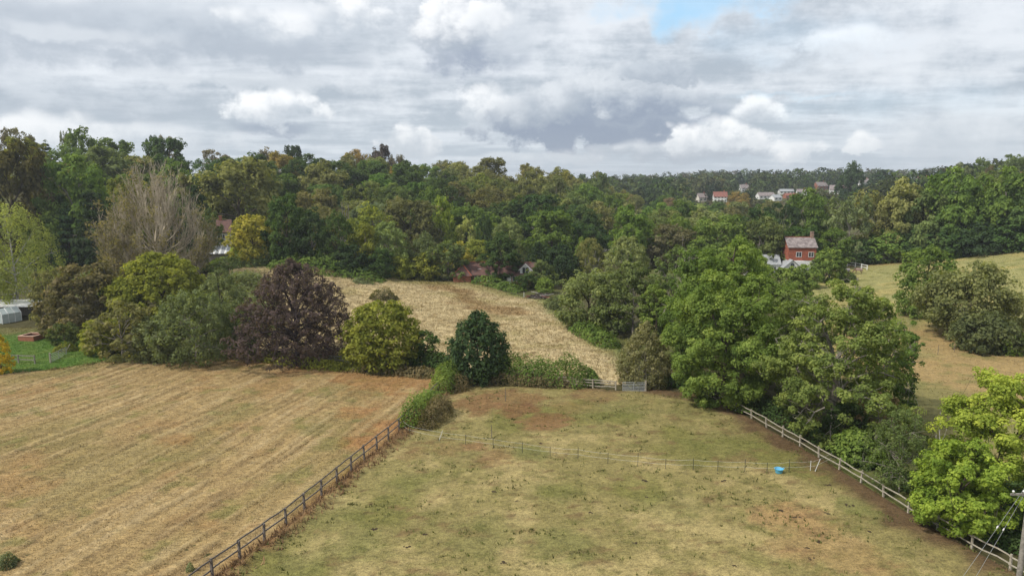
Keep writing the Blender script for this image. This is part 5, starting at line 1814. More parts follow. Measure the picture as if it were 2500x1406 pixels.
def long_house():
    x, y, z = ground_at(1212, 696)
    y += 4.5
    z = GZ(x, y)
    root = empty('long_house', (x, y, z), math.radians(-3))
    tag(root, 'long low brick house with a dark clay-tiled roof and white dormer behind the meadow', 'house')
    L, D, H, R = 19.5, 7.0, 2.5, 2.5
    V, F = wall_block(L, D, H, R)
    wall = solid('wall', V, F, BRICK, root)
    V, F = gable_roof(L, D, H, R, 0.4, 0.16, 2.6, 0.0)
    roof = solid('roof', V, F, TILE, root)
    # projecting hipped wing at the left
    V, F = box(-8.2, -4.2, -0.6, 4.4, 2.6, 3.0)
    solid('wing_wall', V, F, BRICK, root)
    V = [(-10.7, -5.9, 2.35), (-5.7, -5.9, 2.35), (-5.7, -1.2, 2.35), (-10.7, -1.2, 2.35), (-8.2, -3.4, 4.75), (-8.2, -0.4, 4.75)]
    solid('wing_roof', V, [(0, 1, 4), (1, 2, 5, 4), (3, 0, 4, 5), (3, 2, 1, 0), (2, 3, 5)], TILE, root)
    for a, b in (((-10.7, -5.9, 2.40), (-8.2, -3.4, 4.82)), ((-5.7, -5.9, 2.40), (-8.2, -3.4, 4.82))):
        V, F = tubes([(np.array([a, tuple((np.array(a) + b) / 2), b]), np.full(3, 0.13))], 5)
        link('hip_tile', np_mesh('hip_tile', V, F, TILE_RED), roof)
    V, F = box(0, 0, H + R + 0.12, L + 0.6 - 2.6, 0.34, 0.14)
    solid('ridge_tile', V, F, TILE_RED, roof)
    # rooflight
    V, F = box(-4.2, -1.9, H + 1.08, 0.9, 0.5, 0.14)
    solid('rooflight', V, F, WHITE, roof)
    # dormer with gable and arched window
    V = [(7.4 - 1.4, -3.3, 2.5), (7.4 + 1.4, -3.3, 2.5), (7.4 + 1.4, -3.3, 3.9), (7.4, -3.3, 5.2), (7.4 - 1.4, -3.3, 3.9), (7.4 - 1.4, -0.4, 2.5), (7.4 + 1.4, -0.4, 2.5), (7.4 + 1.4, -0.4, 3.9), (7.4, -0.4, 5.2), (7.4 - 1.4, -0.4, 3.9)]
    dm = solid('dormer', V, [(0, 1, 2, 3, 4), (1, 6, 7, 2), (0, 4, 9, 5)], WHITE, root)
    for s in (-1, 1):
        a, b = np.array([7.4 + s * 1.75, -3.65, 3.62]), np.array([7.4, -3.65, 5.32])
        c_, d = b + [0, 3.4, 0], a + [0, 3.4, 0]
        n = np.array([0, 0, 0.12])
        V = [a, b, c_, d, a + n, b + n, c_ + n, d + n]
        solid('dormer_roof', V, [(0, 1, 2, 3), (4, 7, 6, 5), (0, 4, 5, 1), (1, 5, 6, 2), (2, 6, 7, 3), (3, 7, 4, 0)], TILE, dm)
        V = [a + [0, -0.05, -0.02], b + [0, -0.05, -0.02], b + [0, -0.05, -0.26], a + [0, -0.05, -0.26], a + [0, 0.02, -0.02], b + [0, 0.02, -0.02], b + [0, 0.02, -0.26], a + [0, 0.02, -0.26]]
        solid('barge_board', V, [(0, 1, 2, 3), (4, 7, 6, 5), (0, 4, 5, 1), (2, 6, 7, 3), (0, 3, 7, 4), (1, 5, 6, 2)], WHITE, dm)
    window(dm, 7.4, -3.31, 2.75, 1.5, 1.5, bars=1)
    for wx in (-4.5, -1.5, 2.0, 5.0):
        window(root, wx, -3.51, 0.9, 1.5, 1.1)
    for i, wx in enumerate((3.4,)):
        V, F = box(wx, -3.55, 0.0, 0.95, 0.1, 2.05)
        dr = solid('door', V, F, WHITE, root)
        V, F = box(wx + 0.35, -3.63, 1.0, 0.06, 0.06, 0.12)
        solid('handle', V, F, STEEL, dr)


def red_house():
    x, y, z = ground_at(1946, 668)
    z = GZ(x, y)
    root = empty('red_house', (x, y, z), math.radians(-4))
    tag(root, 'red tile-hung house with a mottled slate roof, brick chimney and white gabled extension', 'house')
    _, _, f = project(x, y, z)
    k = f / FPX
    top = CAM_H + ray(1946, 580)[2] * (y / ray(1946, 580)[1]) - z
    L, D = 64 * k, 6.0
    R = 2.3
    H = top - R
    V, F = wall_block(L, D, H * 0.52)
    solid('ground_floor_wall', V, F, WHITE, root)
    V, F = wall_block(L + 0.1, D + 0.1, H, R)
    V = [(a, b, max(c_, H * 0.52)) for a, b, c_ in V]
    solid('tile_hung_wall', V, F, TILE_RED, root)
    V, F = gable_roof(L, D, H, R, 0.35, 0.16)
    roof = solid('roof', V, F, SLATE, root)
    V, F = box(-0.3, 0, H + R + 0.1, L - 0.2, 0.34, 0.15)
    solid('ridge_tile', V, F, TILE_RED, roof)
    chimney(roof, L / 2 - 0.35, 0, H + 0.4, 0.7, 0.9, R + 1.1, plain('sooty_brick', (0.30, 0.20, 0.15), (0.2, 0.14, 0.11), 3))
    yf = -D / 2 - 0.05
    window(root, -0.9, yf, H * 0.52 + 1.0, 1.3, 1.25)
    window(root, L / 2 - 1.3, yf, H * 0.52 + 1.0, 1.3, 1.25)
    V, F = box(-0.9, yf - 0.55, -0.5, 2.6, 1.1, H * 0.52 + 0.35)
    bay = solid('bay', V, F, WHITE, root)
    for q in (-0.85, 0, 0.85):
        window(bay, -0.9 + q, yf - 1.11, 0.75, 0.55, 1.7, bars=0)
    # white gabled extension, gable end towards the field
    ex, ey = -L / 2 + 0.4, -D / 2 - 2.6
    w, h0, g = 4.6, 2.3, 2.0
    V = [(ex - w / 2, ey, -0.6), (ex + w / 2, ey, -0.6), (ex + w / 2, ey, h0), (ex, ey, h0 + g), (ex - w / 2, ey, h0)]
    V += [(a, b + 5.2, c_) for a, b, c_ in V]
    ext = solid('extension_wall', V, [(0, 1, 2, 3, 4), (1, 6, 7, 2), (5, 0, 4, 9)], WHITE, root)
    for s in (-1, 1):
        a, b = np.array([ex + s * (w / 2 + 0.3), ey - 0.25, h0 - 0.22]), np.array([ex, ey - 0.25, h0 + g + 0.05])
        c_, d = b + [0, 5.4, 0], a + [0, 5.4, 0]
        n = np.array([0, 0, 0.12])
        V = [a, b, c_, d, a + n, b + n, c_ + n, d + n]
        solid('extension_roof', V, [(0, 1, 2, 3), (4, 7, 6, 5), (0, 4, 5, 1), (1, 5, 6, 2), (2, 6, 7, 3), (3, 7, 4, 0)], GREY_ROOF, root)
    V, F = tubes([(np.array([[ex, ey - 0.04, h0 + 0.75], [ex, ey - 0.02, h0 + 0.75], [ex, ey + 0.05, h0 + 0.75]]), np.array([0.02, 0.55, 0.55]))], 18)
    pn = link('round_window', np_mesh('round_window', V, F, GLASS), ext)
    a = np.linspace(0, 2 * math.pi, 20)
    V, F = tubes([(np.stack([ex + 0.6 * np.cos(a), np.full(20, ey - 0.03), h0 + 0.75 + 0.6 * np.sin(a)], 1), np.full(20, 0.06))], 5)
    link('window_frame', np_mesh('window_frame', V, F, WHITE), pn)
    for q in (-1.1, 1.1):
        window(ext, ex + q, ey - 0.01, 0.5, 1.2, 1.2)
    # lower wing further along
    V, F = wall_block(9.0, 5.0, 3.0, 2.2)
    V = [(a - L / 2 - 6.5, b - 0.5, c_) for a, b, c_ in V]
    solid('wing_wall', V, F, WHITE, root)
    V, F = gable_roof(9.0, 5.0, 3.0, 2.2, 0.3, 0.14)
    V = [(a - L / 2 - 6.5, b - 0.5, c_) for a, b, c_ in V]
    wr = solid('wing_roof', V, F, GREY_ROOF, root)
    chimney(wr, -L / 2 - 9.5, -0.5, 4.6, 0.7, 0.7, 1.9, BRICK)
    for q in (-9, -6.5, -4):
        window(root, -L / 2 + q + 0.3, -3.01, 1.0, 1.2, 1.2)


def hidden_house():
    x, y, z = ground_at(535, 628)
    root = empty('brick_house', (x, y, z), math.radians(20))
    tag(root, 'half-hidden house with brown tiled gables between the half-bare lime and golden tree', 'house')
    _, _, f = project(x, y, z)
    top = CAM_H + ray(535, 538)[2] * (y / ray(535, 538)[1]) - z
    R = 3.0
    H = top - R
    V, F = wall_block(7, 8, H, R)
    solid('wall', V, F, RENDERED, root)
    V, F = gable_roof(7, 8, H, R, 0.4, 0.16)
    roof = solid('roof', V, F, TILE, root)
    chimney(roof, 1.0, 0, H + R - 0.5, 0.8, 0.8, 1.6, BRICK)
    window(root, 1.2, -4.01, H - 1.9, 1.6, 1.1, bars=2)
    window(root, 1.6, -4.01, 1.0, 1.4, 1.3, bars=1)
    window(root, 3.51, -1, 1.4, 1.2, 1.4, face=1, axis='y')
    V, F = box(-1.6, -5.6, -0.6, 3.4, 3.4, 4.6)
    solid('porch_wall', V, F, RENDERED, root)
    V, F = gable_roof(3.4, 3.4, 4.0, 1.5, 0.3, 0.14)
    V = [(a - 1.6, b - 5.6, c_) for a, b, c_ in V]
    solid('porch_roof', V, F, TILE, root)
    # corrugated lean-to shed beside it: another building
    x, y, z = ground_at(545, 640)
    s = empty('tin_shed', (x, y, z), math.radians(15))
    tag(s, 'small shed with a pale corrugated roof beside the half-hidden house', 'shed')
    V, F = box(0, 0, -0.5, 6.0, 4.0, 2.9)
    solid('wall', V, F, WOOD_GREY, s)
    n = 15
    for i in range(n):
        xx = -3.2 + 6.4 * (i + 0.5) / n
        V = [(xx - 0.215, -2.4, 2.35), (xx, -2.4, 2.46), (xx + 0.215, -2.4, 2.35), (xx - 0.215, 2.3, 3.9), (xx, 2.3, 4.01), (xx + 0.215, 2.3, 3.9)]
        solid('roof_sheet', V, [(0, 1, 4, 3), (1, 2, 5, 4), (0, 2, 1), (3, 4, 5), (0, 3, 5, 2)], GREY_ROOF if i % 3 else WHITE, s)


def far_house(u, v, w, d, h, rise, wallm, roofm, rz, label, nwin=2, ch=True, storeys=1):
    x, y, z = ground_at(u, v)
    root = empty('far_house', (x, y, z), math.radians(rz))
    tag(root, label, 'house', 'houses on the far hillside')
    w, d, h, rise = w * 0.82, d * 0.85, h * 0.85, rise * 0.9
    V, F = wall_block(w, d, h, rise)
    solid('wall', V, F, wallm, root)
    V, F = gable_roof(w, d, h, rise, 0.4, 0.2)
    roof = solid('roof', V, F, roofm, root)
    if ch:
        chimney(roof, w * 0.3, 0, h + rise * 0.4, 0.9, 0.9, rise * 0.6 + 1.3, BRICK)
    for sidx in range(storeys):
        for i in range(nwin):
            window(root, -w / 2 + w * (i + 0.5) / nwin, -d / 2 - 0.01, 1.0 + 2.6 * sidx, w / nwin * 0.45, 1.3)
    return root


FAR_HOUSES = [
    (1712, 492, 9, 8, 4.2, 3.6, RENDERED, SLATE, 10, 'slate-roofed far house nearest the wooded ridge', 2, True, 1),
    (1757, 494, 13, 9, 5.6, 4.2, WHITE, TILE_FAR, -8, 'white far house with a red roof beside the orange-brown tree', 4, True, 2),
    (1868, 486, 17, 9, 3.4, 3.0, WHITE, SLATE, 5, 'long white far house with a dark roof right of the orange-brown tree', 4, False, 1),
    (1893, 490, 10, 7, 3.0, 2.4, WHITE, GREY_ROOF, 25, 'low white far outbuilding below the long white house', 2, False, 1),
    (1918, 474, 16, 9, 3.2, 2.2, WHITE, GREY_ROOF, -5, 'flat-looking pale far house left of the red-roofed one', 4, False, 1),
    (1930, 484, 14, 7, 2.6, 2.2, BRICK, TILE_FAR, 6, 'low red far house on the hillside', 3, False, 1),
    (1956, 476, 10, 8, 3.4, 2.6, WHITE, SLATE, -12, 'small pale far house right of the low red one', 2, True, 1),
    (2002, 464, 15, 10, 5.0, 4.5, BRICK, SLATE, 15, 'grey-roofed brick far house below the skyline', 3, True, 2),
    (2040, 474, 13, 9, 4.8, 4.4, WHITE, SLATE, -20, 'white gabled far house below the tall dark skyline tree', 3, True, 1),
    (2062, 466, 10, 8, 3.4, 3.4, RENDERED, TILE, 10, 'brown-roofed far house right of the white gabled one', 2, True, 1),
    (2108, 452, 14, 9, 4.6, 4.0, WHITE, SLATE, 0, 'pale far house right of the tall dark skyline tree', 3, True, 1),
    (2200, 446, 16, 9, 4.6, 4.2, RENDERED, TILE, 5, 'brown-roofed house on the far skyline left of the pink one', 3, True, 1),
    (2252, 445, 17, 9, 5.0, 3.6, RENDERED, TILE_FAR, -5, 'pinkish house on the far skyline above the pasture wood', 3, True, 2),
    (1815, 470, 11, 9, 5.4, 4.4, WHITE, SLATE, 10, 'white far house with tall chimney above the orange-brown tree', 2, True, 2),
]
long_house()
red_house()
hidden_house()
for a in FAR_HOUSES:
    far_house(*a)


# ------------------------------------------------------------------ garden at the left
def garden():
    x, y, z = ground_at(-2, 790)
    g = empty('greenhouse', (x, y, z), math.radians(-25))
    tag(g, 'small white-framed greenhouse at the edge of the garden', 'greenhouse')
    W, L, h, r = 2.2, 3.2, 1.7, 0.95
    hz = [(-W / 2, 0), (W / 2, 0)]
    for k, yy in enumerate((0, L / 3, 2 * L / 3, L)):
        V, F = tubes([(np.array([[-W / 2, yy, 0], [-W / 2, yy, h], [0, yy, h + r], [W / 2, yy, h], [W / 2, yy, 0]]), np.full(5, 0.05))], 5)
        link('frame', np_mesh('frame', V, F, WHITE), g)
    gl = plain('greenhouse_glass', (0.42, 0.47, 0.46), (0.36, 0.41, 0.40), 2, 0.15, 0.5)
    for i in range(3):
        y0, y1 = L / 3 * i + 0.03, L / 3 * (i + 1) - 0.03
        for s in (-1, 1):
            V = [(s * W / 2, y0, 0.05), (s * W / 2, y1, 0.05), (s * W / 2, y1, h), (s * W / 2, y0, h)]
            solid('pane', V, [(0, 1, 2, 3)], gl, g)
            V = [(s * W / 2, y0, h), (s * W / 2, y1, h), (0, y1, h + r), (0, y0, h + r)]
            solid('pane', V, [(0, 1, 2, 3)], gl, g)
    for s in (-1, 1):
        V = [(0, 0.01, 0.05), (s * W / 2, 0.01, 0.05), (s * W / 2, 0.01, h), (0, 0.01, h + r)]
        solid('pane', V, [(0, 1, 2, 3)], gl, g)
    x, y, z = ground_at(40, 776)
    s = empty('garden_shed', (x, y, z), math.radians(4))
    tag(s, 'open-fronted timber garden shed with a white corrugated roof under the weeping birch', 'shed')
    for i in range(22):
        V, F = box(-4.0 + i * 0.38, 2.0, -0.2, 0.36, 0.06, 2.2)
        solid('plank', V, F, WOOD_GREY, s)
    for q in (-4, -1.4, 1.3, 4.0):
        V, F = box(q, -1.2, -0.2, 0.14, 0.14, 2.6)
        solid('post', V, F, WOOD_DARK, s)
    for i in range(14):
        xx = -4.2 + 8.4 * (i + 0.5) / 14
        V = [(xx - 0.30, -1.8, 2.35), (xx, -1.8, 2.43), (xx + 0.30, -1.8, 2.35), (xx - 0.30, 2.5, 3.0), (xx, 2.5, 3.08), (xx + 0.30, 2.5, 3.0)]
        solid('roof_sheet', V, [(0, 1, 4, 3), (1, 2, 5, 4), (0, 2, 1), (3, 4, 5), (0, 3, 5, 2)], WHITE, s)
    x, y, z = ground_at(30, 784)
    V, F = lathe([(0.5, 0), (0.56, 0.1), (0.58, 0.55), (0.56, 1.0), (0.5, 1.12), (0.2, 1.2), (0.0, 1.2)], 16)
    tag(solid('water_butt', V, F, STEEL, None, (x, y, z + 0.05), True), 'pale grey rounded water butt beside the greenhouse', 'water butt')
    # raised brick bed
    x, y, z = ground_at(80, 829)
    b = empty('raised_bed', (x, y, z + 0.05), math.radians(-8))
    tag(b, 'square brick raised bed of dark soil on the green lawn', 'planter')
    for i, (cx, cy, sx, sy) in enumerate([(0, -1.2, 2.8, 0.24), (0, 1.2, 2.8, 0.24), (-1.28, 0, 0.24, 2.16), (1.28, 0, 0.24, 2.16)]):
        V, F = box(cx, cy, 0, sx, sy, 0.75)
        wl = solid('side_wall', V, F, BRICK, b)
        V, F = box(cx, cy, 0.753, sx + 0.10 if sx > 1 else sx + 0.10, sy + 0.10 if sx > 1 else sy - 0.11, 0.09)
        solid('coping', V, F, plain('pink_coping', (0.50, 0.32, 0.24), None, 4), wl)
    V, F = box(0, 0, 0.0, 2.3, 2.1, 0.55)
    solid('soil', V, F, SOIL, b)
    x, y, z = ground_at(337, 745)
    V, F = box(0, 0, -0.3, 0.9, 0.9, 3.1)
    V, F = box(0, 0, 2.8, 1.1, 1.1, 0.18, V=V, F=F)
    tag(solid('brick_pillar', V, F, plain('weathered_brick', (0.27, 0.16, 0.12), (0.2, 0.13, 0.1), 3), None, (x, y, z)), 'weathered brick pillar under the wide hornbeam', 'pillar')
    x, y, z = ground_at(1130, 688)
    V, F = box(0, 0, 0.12, 1.6, 0.55, 0.5, taper=1.1)
    V2, F2 = box(0, 0, 0.4, 1.4, 0.4, 0.25)
    tag(solid('water_trough', V, F, WHITE, None, (x, y, z + 0.1)), 'white water trough at the head of the meadow by the long house', 'trough')
    x, y, z = ground_at(1279, 730)
    V, F = box(0, 0, -0.1, 0.13, 0.13, 1.6, taper=0.8)
    tag(solid('marker_post', V, F, WHITE, None, (x, y, z)), 'thin white marker post beside the brush pile', 'post')
    x, y, z = ground_at(372, 640)
    V, F = box(0, 0, -0.2, 3.4, 2.4, 2.2)
    bb = empty('summer_house', (x, y, z), 0.3)
    tag(bb, 'tiny white summer house glimpsed through the half-bare lime', 'shed')
    solid('wall', V, F, WHITE, bb)
    V, F = gable_roof(3.4, 2.4, 2.0, 1.1, 0.25, 0.1)
    solid('roof', V, F, WHITE, bb)
    window(bb, 0, -1.21, 0.7, 1.0, 0.9)
    x, y, z = ground_at(1385, 712)
    

garden()


# ------------------------------------------------------------------ horses
def horse(u, v, heading, colr, rug, label, k=1.0):
    x, y, z = ground_at(u, v)
    root = empty('horse', (x, y, z + 0.15), heading)
    tag(root, label, 'horse', 'horses grazing on the pasture')
    pts = [((0, 0, 1.18), 0.30), ((0.45, 0, 1.20), 0.32), ((0.75, 0, 1.24), 0.28), ((-0.45, 0, 1.22), 0.31), ((-0.72, 0, 1.22), 0.25),      # 0-4 trunk
           ((1.05, 0, 1.08), 0.19), ((1.32, 0, 0.74), 0.13), ((1.46, 0, 0.46), 0.12), ((1.60, 0, 0.16), 0.07),                        # 5-8 neck, head down
           ((-0.92, 0, 1.05), 0.07), ((-0.98, 0, 0.55), 0.05)]                                                                        # 9-10 tail
    ed = [(0, 1), (1, 2), (0, 3), (3, 4), (2, 5), (5, 6), (6, 7), (7, 8), (4, 9), (9, 10)]
    for s in (-1, 1):
        n = len(pts)
        pts += [((0.62, 0.17 * s, 0.92), 0.13), ((0.64 + 0.06 * s, 0.17 * s, 0.50), 0.07), ((0.62 + 0.08 * s, 0.17 * s, 0.10), 0.05), ((0.67 + 0.08 * s, 0.17 * s, 0.0), 0.065)]
        ed += [(1, n), (n, n + 1), (n + 1, n + 2), (n + 2, n + 3)]
        n = len(pts)
        pts += [((-0.55, 0.17 * s, 0.92), 0.17), ((-0.48 + 0.06 * s, 0.17 * s, 0.68), 0.10), ((-0.70 + 0.06 * s, 0.17 * s, 0.42), 0.065), ((-0.64 + 0.06 * s, 0.17 * s, 0.08), 0.05), ((-0.58 + 0.06 * s, 0.17 * s, 0.0), 0.065)]
        ed += [(3, n), (n, n + 1), (n + 1, n + 2), (n + 2, n + 3), (n + 3, n + 4)]
        n = len(pts)
        pts += [((1.30, 0.07 * s, 0.86), 0.035), ((1.28, 0.09 * s, 0.98), 0.015)]
        ed += [(6, n), (n, n + 1)]
    me = bpy.data.meshes.new('body')
    me.from_pydata([tuple(np.array(p) * k) for p, r in pts], ed, [])
    me.materials.append(plain('horse_coat', colr, tuple(c_ * 0.7 for c_ in colr), 3, 0.6, 0.3))
    o = link('body', me, root)
    sk = o.modifiers.new('skin', 'SKIN')
    for i, (p, r) in enumerate(pts):
        me.skin_vertices[0].data[i].radius = (r * k, r * k)
    me.skin_vertices[0].data[0].use_root = True
    ss = o.modifiers.new('smooth', 'SUBSURF')
    ss.levels = ss.render_levels = 2
    sk.use_smooth_shade = True
    if rug:
        V, F = [], []
        for i, xx in enumerate(np.linspace(-0.82, 0.72, 8)):
            for j, a in enumerate(np.linspace(-0.35, math.pi + 0.35, 12)):
                V.append((xx * k, 0.37 * k * math.cos(a), (1.18 + 0.37 * math.sin(a) - (0.15 if j in (0, 11) else 0)) * k))
        for i in range(7):
            for j in range(11):
                F.append((i * 12 + j, i * 12 + j + 1, (i + 1) * 12 + j + 1, (i + 1) * 12 + j))
        solid('rug', V, F, plain('horse_rug', rug, None, 3, 0.9, 0.1), root, smooth=True)


horse(2066, 671, math.radians(195), (0.03, 0.022, 0.02), (0.30, 0.27, 0.27), 'black horse in a pale grey rug grazing near the white rails')
horse(2096, 670, math.radians(165), (0.16, 0.09, 0.055), (0.28, 0.20, 0.17), 'brown horse in a dun rug grazing right of the rugged black one')
horse(2024, 681, math.radians(100), (0.03, 0.022, 0.02), None, 'dark horse standing in the shade under the green maple')


# ------------------------------------------------------------------ the far-off woods: one mass
def far_leaf_material(name):
    m, T, out = new_mat(name)
    at = T.n.new('ShaderNodeAttribute')
    at.attribute_name = 'tone'
    d = T.n.new('ShaderNodeBsdfDiffuse')
    T.l.new(at.outputs['Color'], d.inputs[0])
    t = T.n.new('ShaderNodeBsdfTranslucent')
    T.l.new(at.outputs['Color'], t.inputs[0])
    mx = T.n.new('ShaderNodeMixShader')
    mx.inputs[0].default_value = 0.25
    T.l.new(d.outputs[0], mx.inputs[1])
    T.l.new(t.outputs[0], mx.inputs[2])
    T.l.new(mx.outputs[0], out.inputs[0])
    return m


TONE = far_leaf_material('toned_leaves')


def tone_mesh(name, V, F, rgb):
    me = np_mesh(name, V, F, TONE)
    a = me.attributes.new('tone', 'FLOAT_COLOR', 'FACE')
    c4 = np.ones((len(rgb), 4), np.float32)
    c4[:, :3] = np.clip(rgb, 0.003, 1)
    a.data.foreach_set('color', c4.ravel())
    return me


def distant_wood():
    rng = RS(77)
    lows = []
    for i in range(6):
        V, F, var, _ = tree_geometry(500 + i, nc=50, cr=0.14, nl=6, leaf=0.092, lobe_amp=0.35, base=0.0, prof=['dome', 'ovoid', 'dome', 'egg', 'dome', 'cone'][i], twig=0.0, limbs=1)
        lows.append((V, F, var))
    cols = ['oak', 'mid', 'dark', 'olive', 'dark', 'mid', 'holly', 'olive', 'oak', 'willow']
    houses = []
    for a in FAR_HOUSES:
        x, y, z = ground_at(a[0], a[1])
        u, v, f = project(x, y, z)
        houses.append((u, v, f, a[2] / f * FPX * 0.55))
    items, info = [], []
    for i, t in enumerate(ALL_TREES):
        hw = t.w / 2 / t.f * FPX
        items.append((i, (t.u - hw, t.u + hw, t.vt, t.vb), t.f))
    n0 = len(items)
    cells = {}
    for _ in range(60000):
        R = 470 * (2600 / 470) ** (rng.rand() ** 1.15)
        u = rng.uniform(1380 if R > 520 else 1460, 2640)
        a = math.atan((u - 1250) / FPX * CP)
        x, y = R * math.sin(a), R * math.cos(a)
        sp = 7.5 + R * 0.0035
        key = (int(x // sp), int(y // sp))
        if key in cells:
            continue
        w = rng.uniform(11, 21)
        h = w * rng.uniform(0.8, 1.2)
        z = GZ(x, y)
        uu, vb, f = project(x, y, z)
        lim = np.interp(u, [1400, 1500, 1600, 1700, 1800, 1950, 2100, 2250, 2330, 2400, 2700], [428, 432, 428, 419, 416, 413, 414, 414, 408, 395, 385]) + rng.uniform(-3, 15) + 7 * (vnoise(np.array([u / 90.0]), np.array([R / 300.0]), 3)[0] - 0.5)
        d = ray(u, lim)
        h = min(h, CAM_H + d[2] * (y / d[1]) - z)
        if h < 4:
            continue
        vt = project(x, y, z + h)[1]
        hw = w / 2 / f * FPX
        if any(abs(uu - hu) < hw * 0.9 + hwid and f < hf + 6 and vt < hv - 4 and f > hf - 420 for hu, hv, hf, hwid in houses):
            continue
        cells[key] = 1
        items.append((n0 + len(info), (uu - hw, uu + hw, vt, vb), f))
        info.append((x, y, z, w, h))
    vis = visible(items)
    Vs, Fs, Cs, off, cnt = [], [], [], 0, 0
    for i, (x, y, z, w, h) in enumerate(info):
        if vis[n0 + i] < 2:
            continue
        V, F, var = lows[rng.randint(6)]
        a = rng.uniform(0, 6.28)
        ca, sa = math.cos(a), math.sin(a)
        X = np.stack([(V[:, 0] * ca - V[:, 1] * sa) * w + x, (V[:, 0] * sa + V[:, 1] * ca) * w + y, V[:, 2] * h + z], 1)
        c_ = np.array(jitter(C[cols[rng.randint(len(cols))]], rng, 0.2))
        if rng.rand() < 0.05:
            c_ = np.array(C['brown'])
        Vs.append(X)
        Fs.append(F + off)
        Cs.append(c_[None, :] * (1 + 0.45 * np.clip(var, -1, 1))[:, None])
        off += len(V)
        cnt += 1
    print('far trees', cnt, 'faces', sum(len(f) for f in Fs))
    o = link('distant_woodland', tone_mesh('distant_woodland', np.concatenate(Vs), np.concatenate(Fs), np.concatenate(Cs)))
    tag(o, 'far-off mixed woodland covering the hills to the horizon', 'woodland', kind='stuff')


distant_wood()


# ------------------------------------------------------------------ grass that stands up from the ground
def tufts(name, poly, n, hgt, wid, base_rgb, label, seed, mask=None, lift=0.1, blades=3, relief=None, zone=None):
    rng = RS(seed)
    Pq = np.array(poly)
    x = rng.uniform(Pq[:, 0].min(), Pq[:, 0].max(), n * 4)
    y = rng.uniform(Pq[:, 1].min(), Pq[:, 1].max(), n * 4)
    u, v, f = project(x, y, terrain(x, y))
    ok = in_poly(x, y, poly) & (u > -40) & (u < 2540) & (v < 1450)
    if mask is not None:
        ok &= mask(x, y, rng)
    x, y = x[ok][:n], y[ok][:n]
    m = len(x)
    z = terrain(x, y) + lift + (relief(x, y) if relief is not None else 0)
    Vs, Cs = [], []
    c0 = base_rgb(x, y)
    for b in range(blades):
        a = rng.uniform(0, 6.28, m)
        lean = rng.uniform(0.2, 0.9, m) * hgt
        hh = hgt * rng.uniform(0.5, 1.3, m)
        ww = wid * rng.uniform(0.6, 1.4, m)
        ox, oy = rng.normal(0, wid * 0.6, m), rng.normal(0, wid * 0.6, m)
        bx, by = x + ox, y + oy
        p0 = np.stack([bx - np.sin(a) * ww / 2, by + np.cos(a) * ww / 2, z - 0.03], 1)
        p1 = np.stack([bx + np.sin(a) * ww / 2, by - np.cos(a) * ww / 2, z - 0.03], 1)
        p2 = np.stack([bx + np.cos(a) * lean, by + np.sin(a) * lean, z + hh], 1)
        Vs.append(np.stack([p0, p1, p2], 1).reshape(-1, 3))
        Cs.append(c0 * rng.uniform(0.7, 1.35, (m, 1)))
    V = np.concatenate(Vs)
    F = np.arange(len(V)).reshape(-1, 3)
    o = link(name, tone_mesh(name, V, F, np.concatenate(Cs)))
    tag(o, label, 'grass', kind='stuff')


tufts('meadow_grass', POLY_MEADOW, 45000, 0.28, 0.13, soil_meadow, 'tussocky straw-coloured meadow grass', 3, relief=relief_meadow, lift=0.02)
tufts('straw_stubble', POLY_MOWN, 55000, 0.10, 0.07, lambda x, y: soil_mown(x, y) * 1.15, 'cut straw and stubble lying on the mown field', 4, relief=relief_mown, lift=0.03, blades=2)
tufts('paddock_grass', POLY_PAD, 60000, 0.09, 0.06, lambda x, y: soil_pad(x, y) * 1.25, 'short grazed grass of the paddock', 5, relief=relief_pad, lift=0.04, blades=2,
      mask=lambda x, y, r: fbm(x / 1.2, y / 1.0, 18, 4, 0.62) > 0.42 + 0.15 * r.rand(len(x)))
tufts('paddock_tussock', POLY_PAD, 7000, 0.20, 0.11, lambda x, y: np.tile(np.array([[0.125, 0.135, 0.042]]), (len(x), 1)) * (0.6 + 0.8 * vnoise(x, y, 3))[:, None], 'darker green tussocks left uneaten in the paddock', 10, relief=relief_pad, lift=0.03, blades=4,
      mask=lambda x, y, r: fbm(x / 1.7, y / 1.1, 83, 5, 0.68) > 0.60 + 0.05 * r.rand(len(x)))
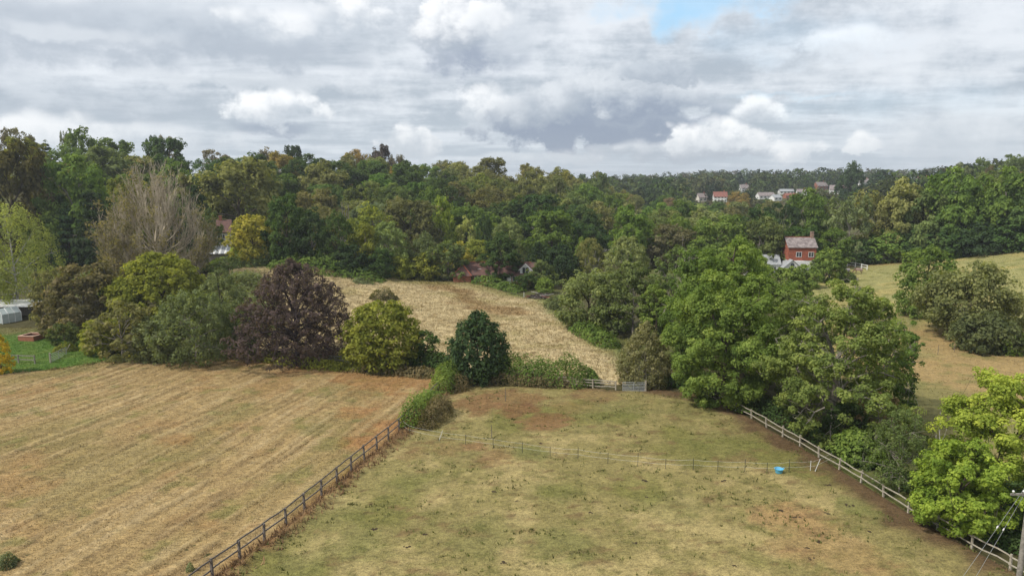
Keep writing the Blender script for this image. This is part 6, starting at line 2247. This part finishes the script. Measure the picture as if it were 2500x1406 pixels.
d_verge = [tuple(f0)] + FENCE_L
tufts('verge_grass', POLY_PAD, 12000, 0.35, 0.14, lambda x, y: np.tile(np.array([[0.22, 0.14, 0.075]]), (len(x), 1)) * (0.7 + 0.6 * vnoise(x, y, 3))[:, None], 'dead rough grass under the dark rail fence', 6, relief=relief_pad, lift=0.02,
      mask=lambda x, y, r: seg_dist(x, y, d_verge)[0] < 1.0 + r.rand(len(x)) * 1.2)
tufts('pasture_grass', POLY_PAST, 15000, 0.15, 0.12, soil_past, 'rough grass of the pasture', 7, relief=relief_past, lift=0.04)

tufts('lawn_grass', POLY_LAWN, 9000, 0.12, 0.16, lambda x, y: soil_lawn(x, y) * 1.1, 'mown green grass of the garden lawn', 8, lift=0.05)
v_edge = px_poly([(0, 912), (110, 903), (250, 884), (330, 882), (420, 884), (560, 870), (700, 888), (840, 906), (1000, 917)])
tufts('field_margin_grass', POLY_MOWN, 9000, 0.45, 0.2, lambda x, y: mixa(np.tile(np.array([[0.15, 0.145, 0.05]]), (len(x), 1)), (0.26, 0.17, 0.08), fbm(x / 3, y / 3, 5, 3)), 'rough uncut grass along the far margin of the mown field', 9, lift=0.02,
      mask=lambda x, y, r: seg_dist(x, y, v_edge)[0] < 0.4 + 2.2 * r.rand(len(x)) * fbm(x / 2.5, y / 2.5, 12, 3))
# ------------------------------------------------------------------ air
def haze():
    V, F = box(0, 2400, -14, 12000, 9600, 14 + 78)
    m = bpy.data.materials.new('haze')
    m.use_nodes = True
    m.node_tree.nodes.clear()
    T = NT(m.node_tree)
    out = T.n.new('ShaderNodeOutputMaterial')
    pv = T.n.new('ShaderNodeVolumePrincipled')
    pv.inputs['Color'].default_value = (0.86, 0.92, 1.0, 1)
    pv.inputs['Density'].default_value = HAZE
    pv.inputs['Anisotropy'].default_value = 0.2
    T.l.new(pv.outputs[0], out.inputs['Volume'])
    o = solid('haze', V, F, m)
    tag(o, 'thin pale air over the whole valley', 'haze', kind='stuff')


HAZE = 0.00018
if HAZE:
    haze()
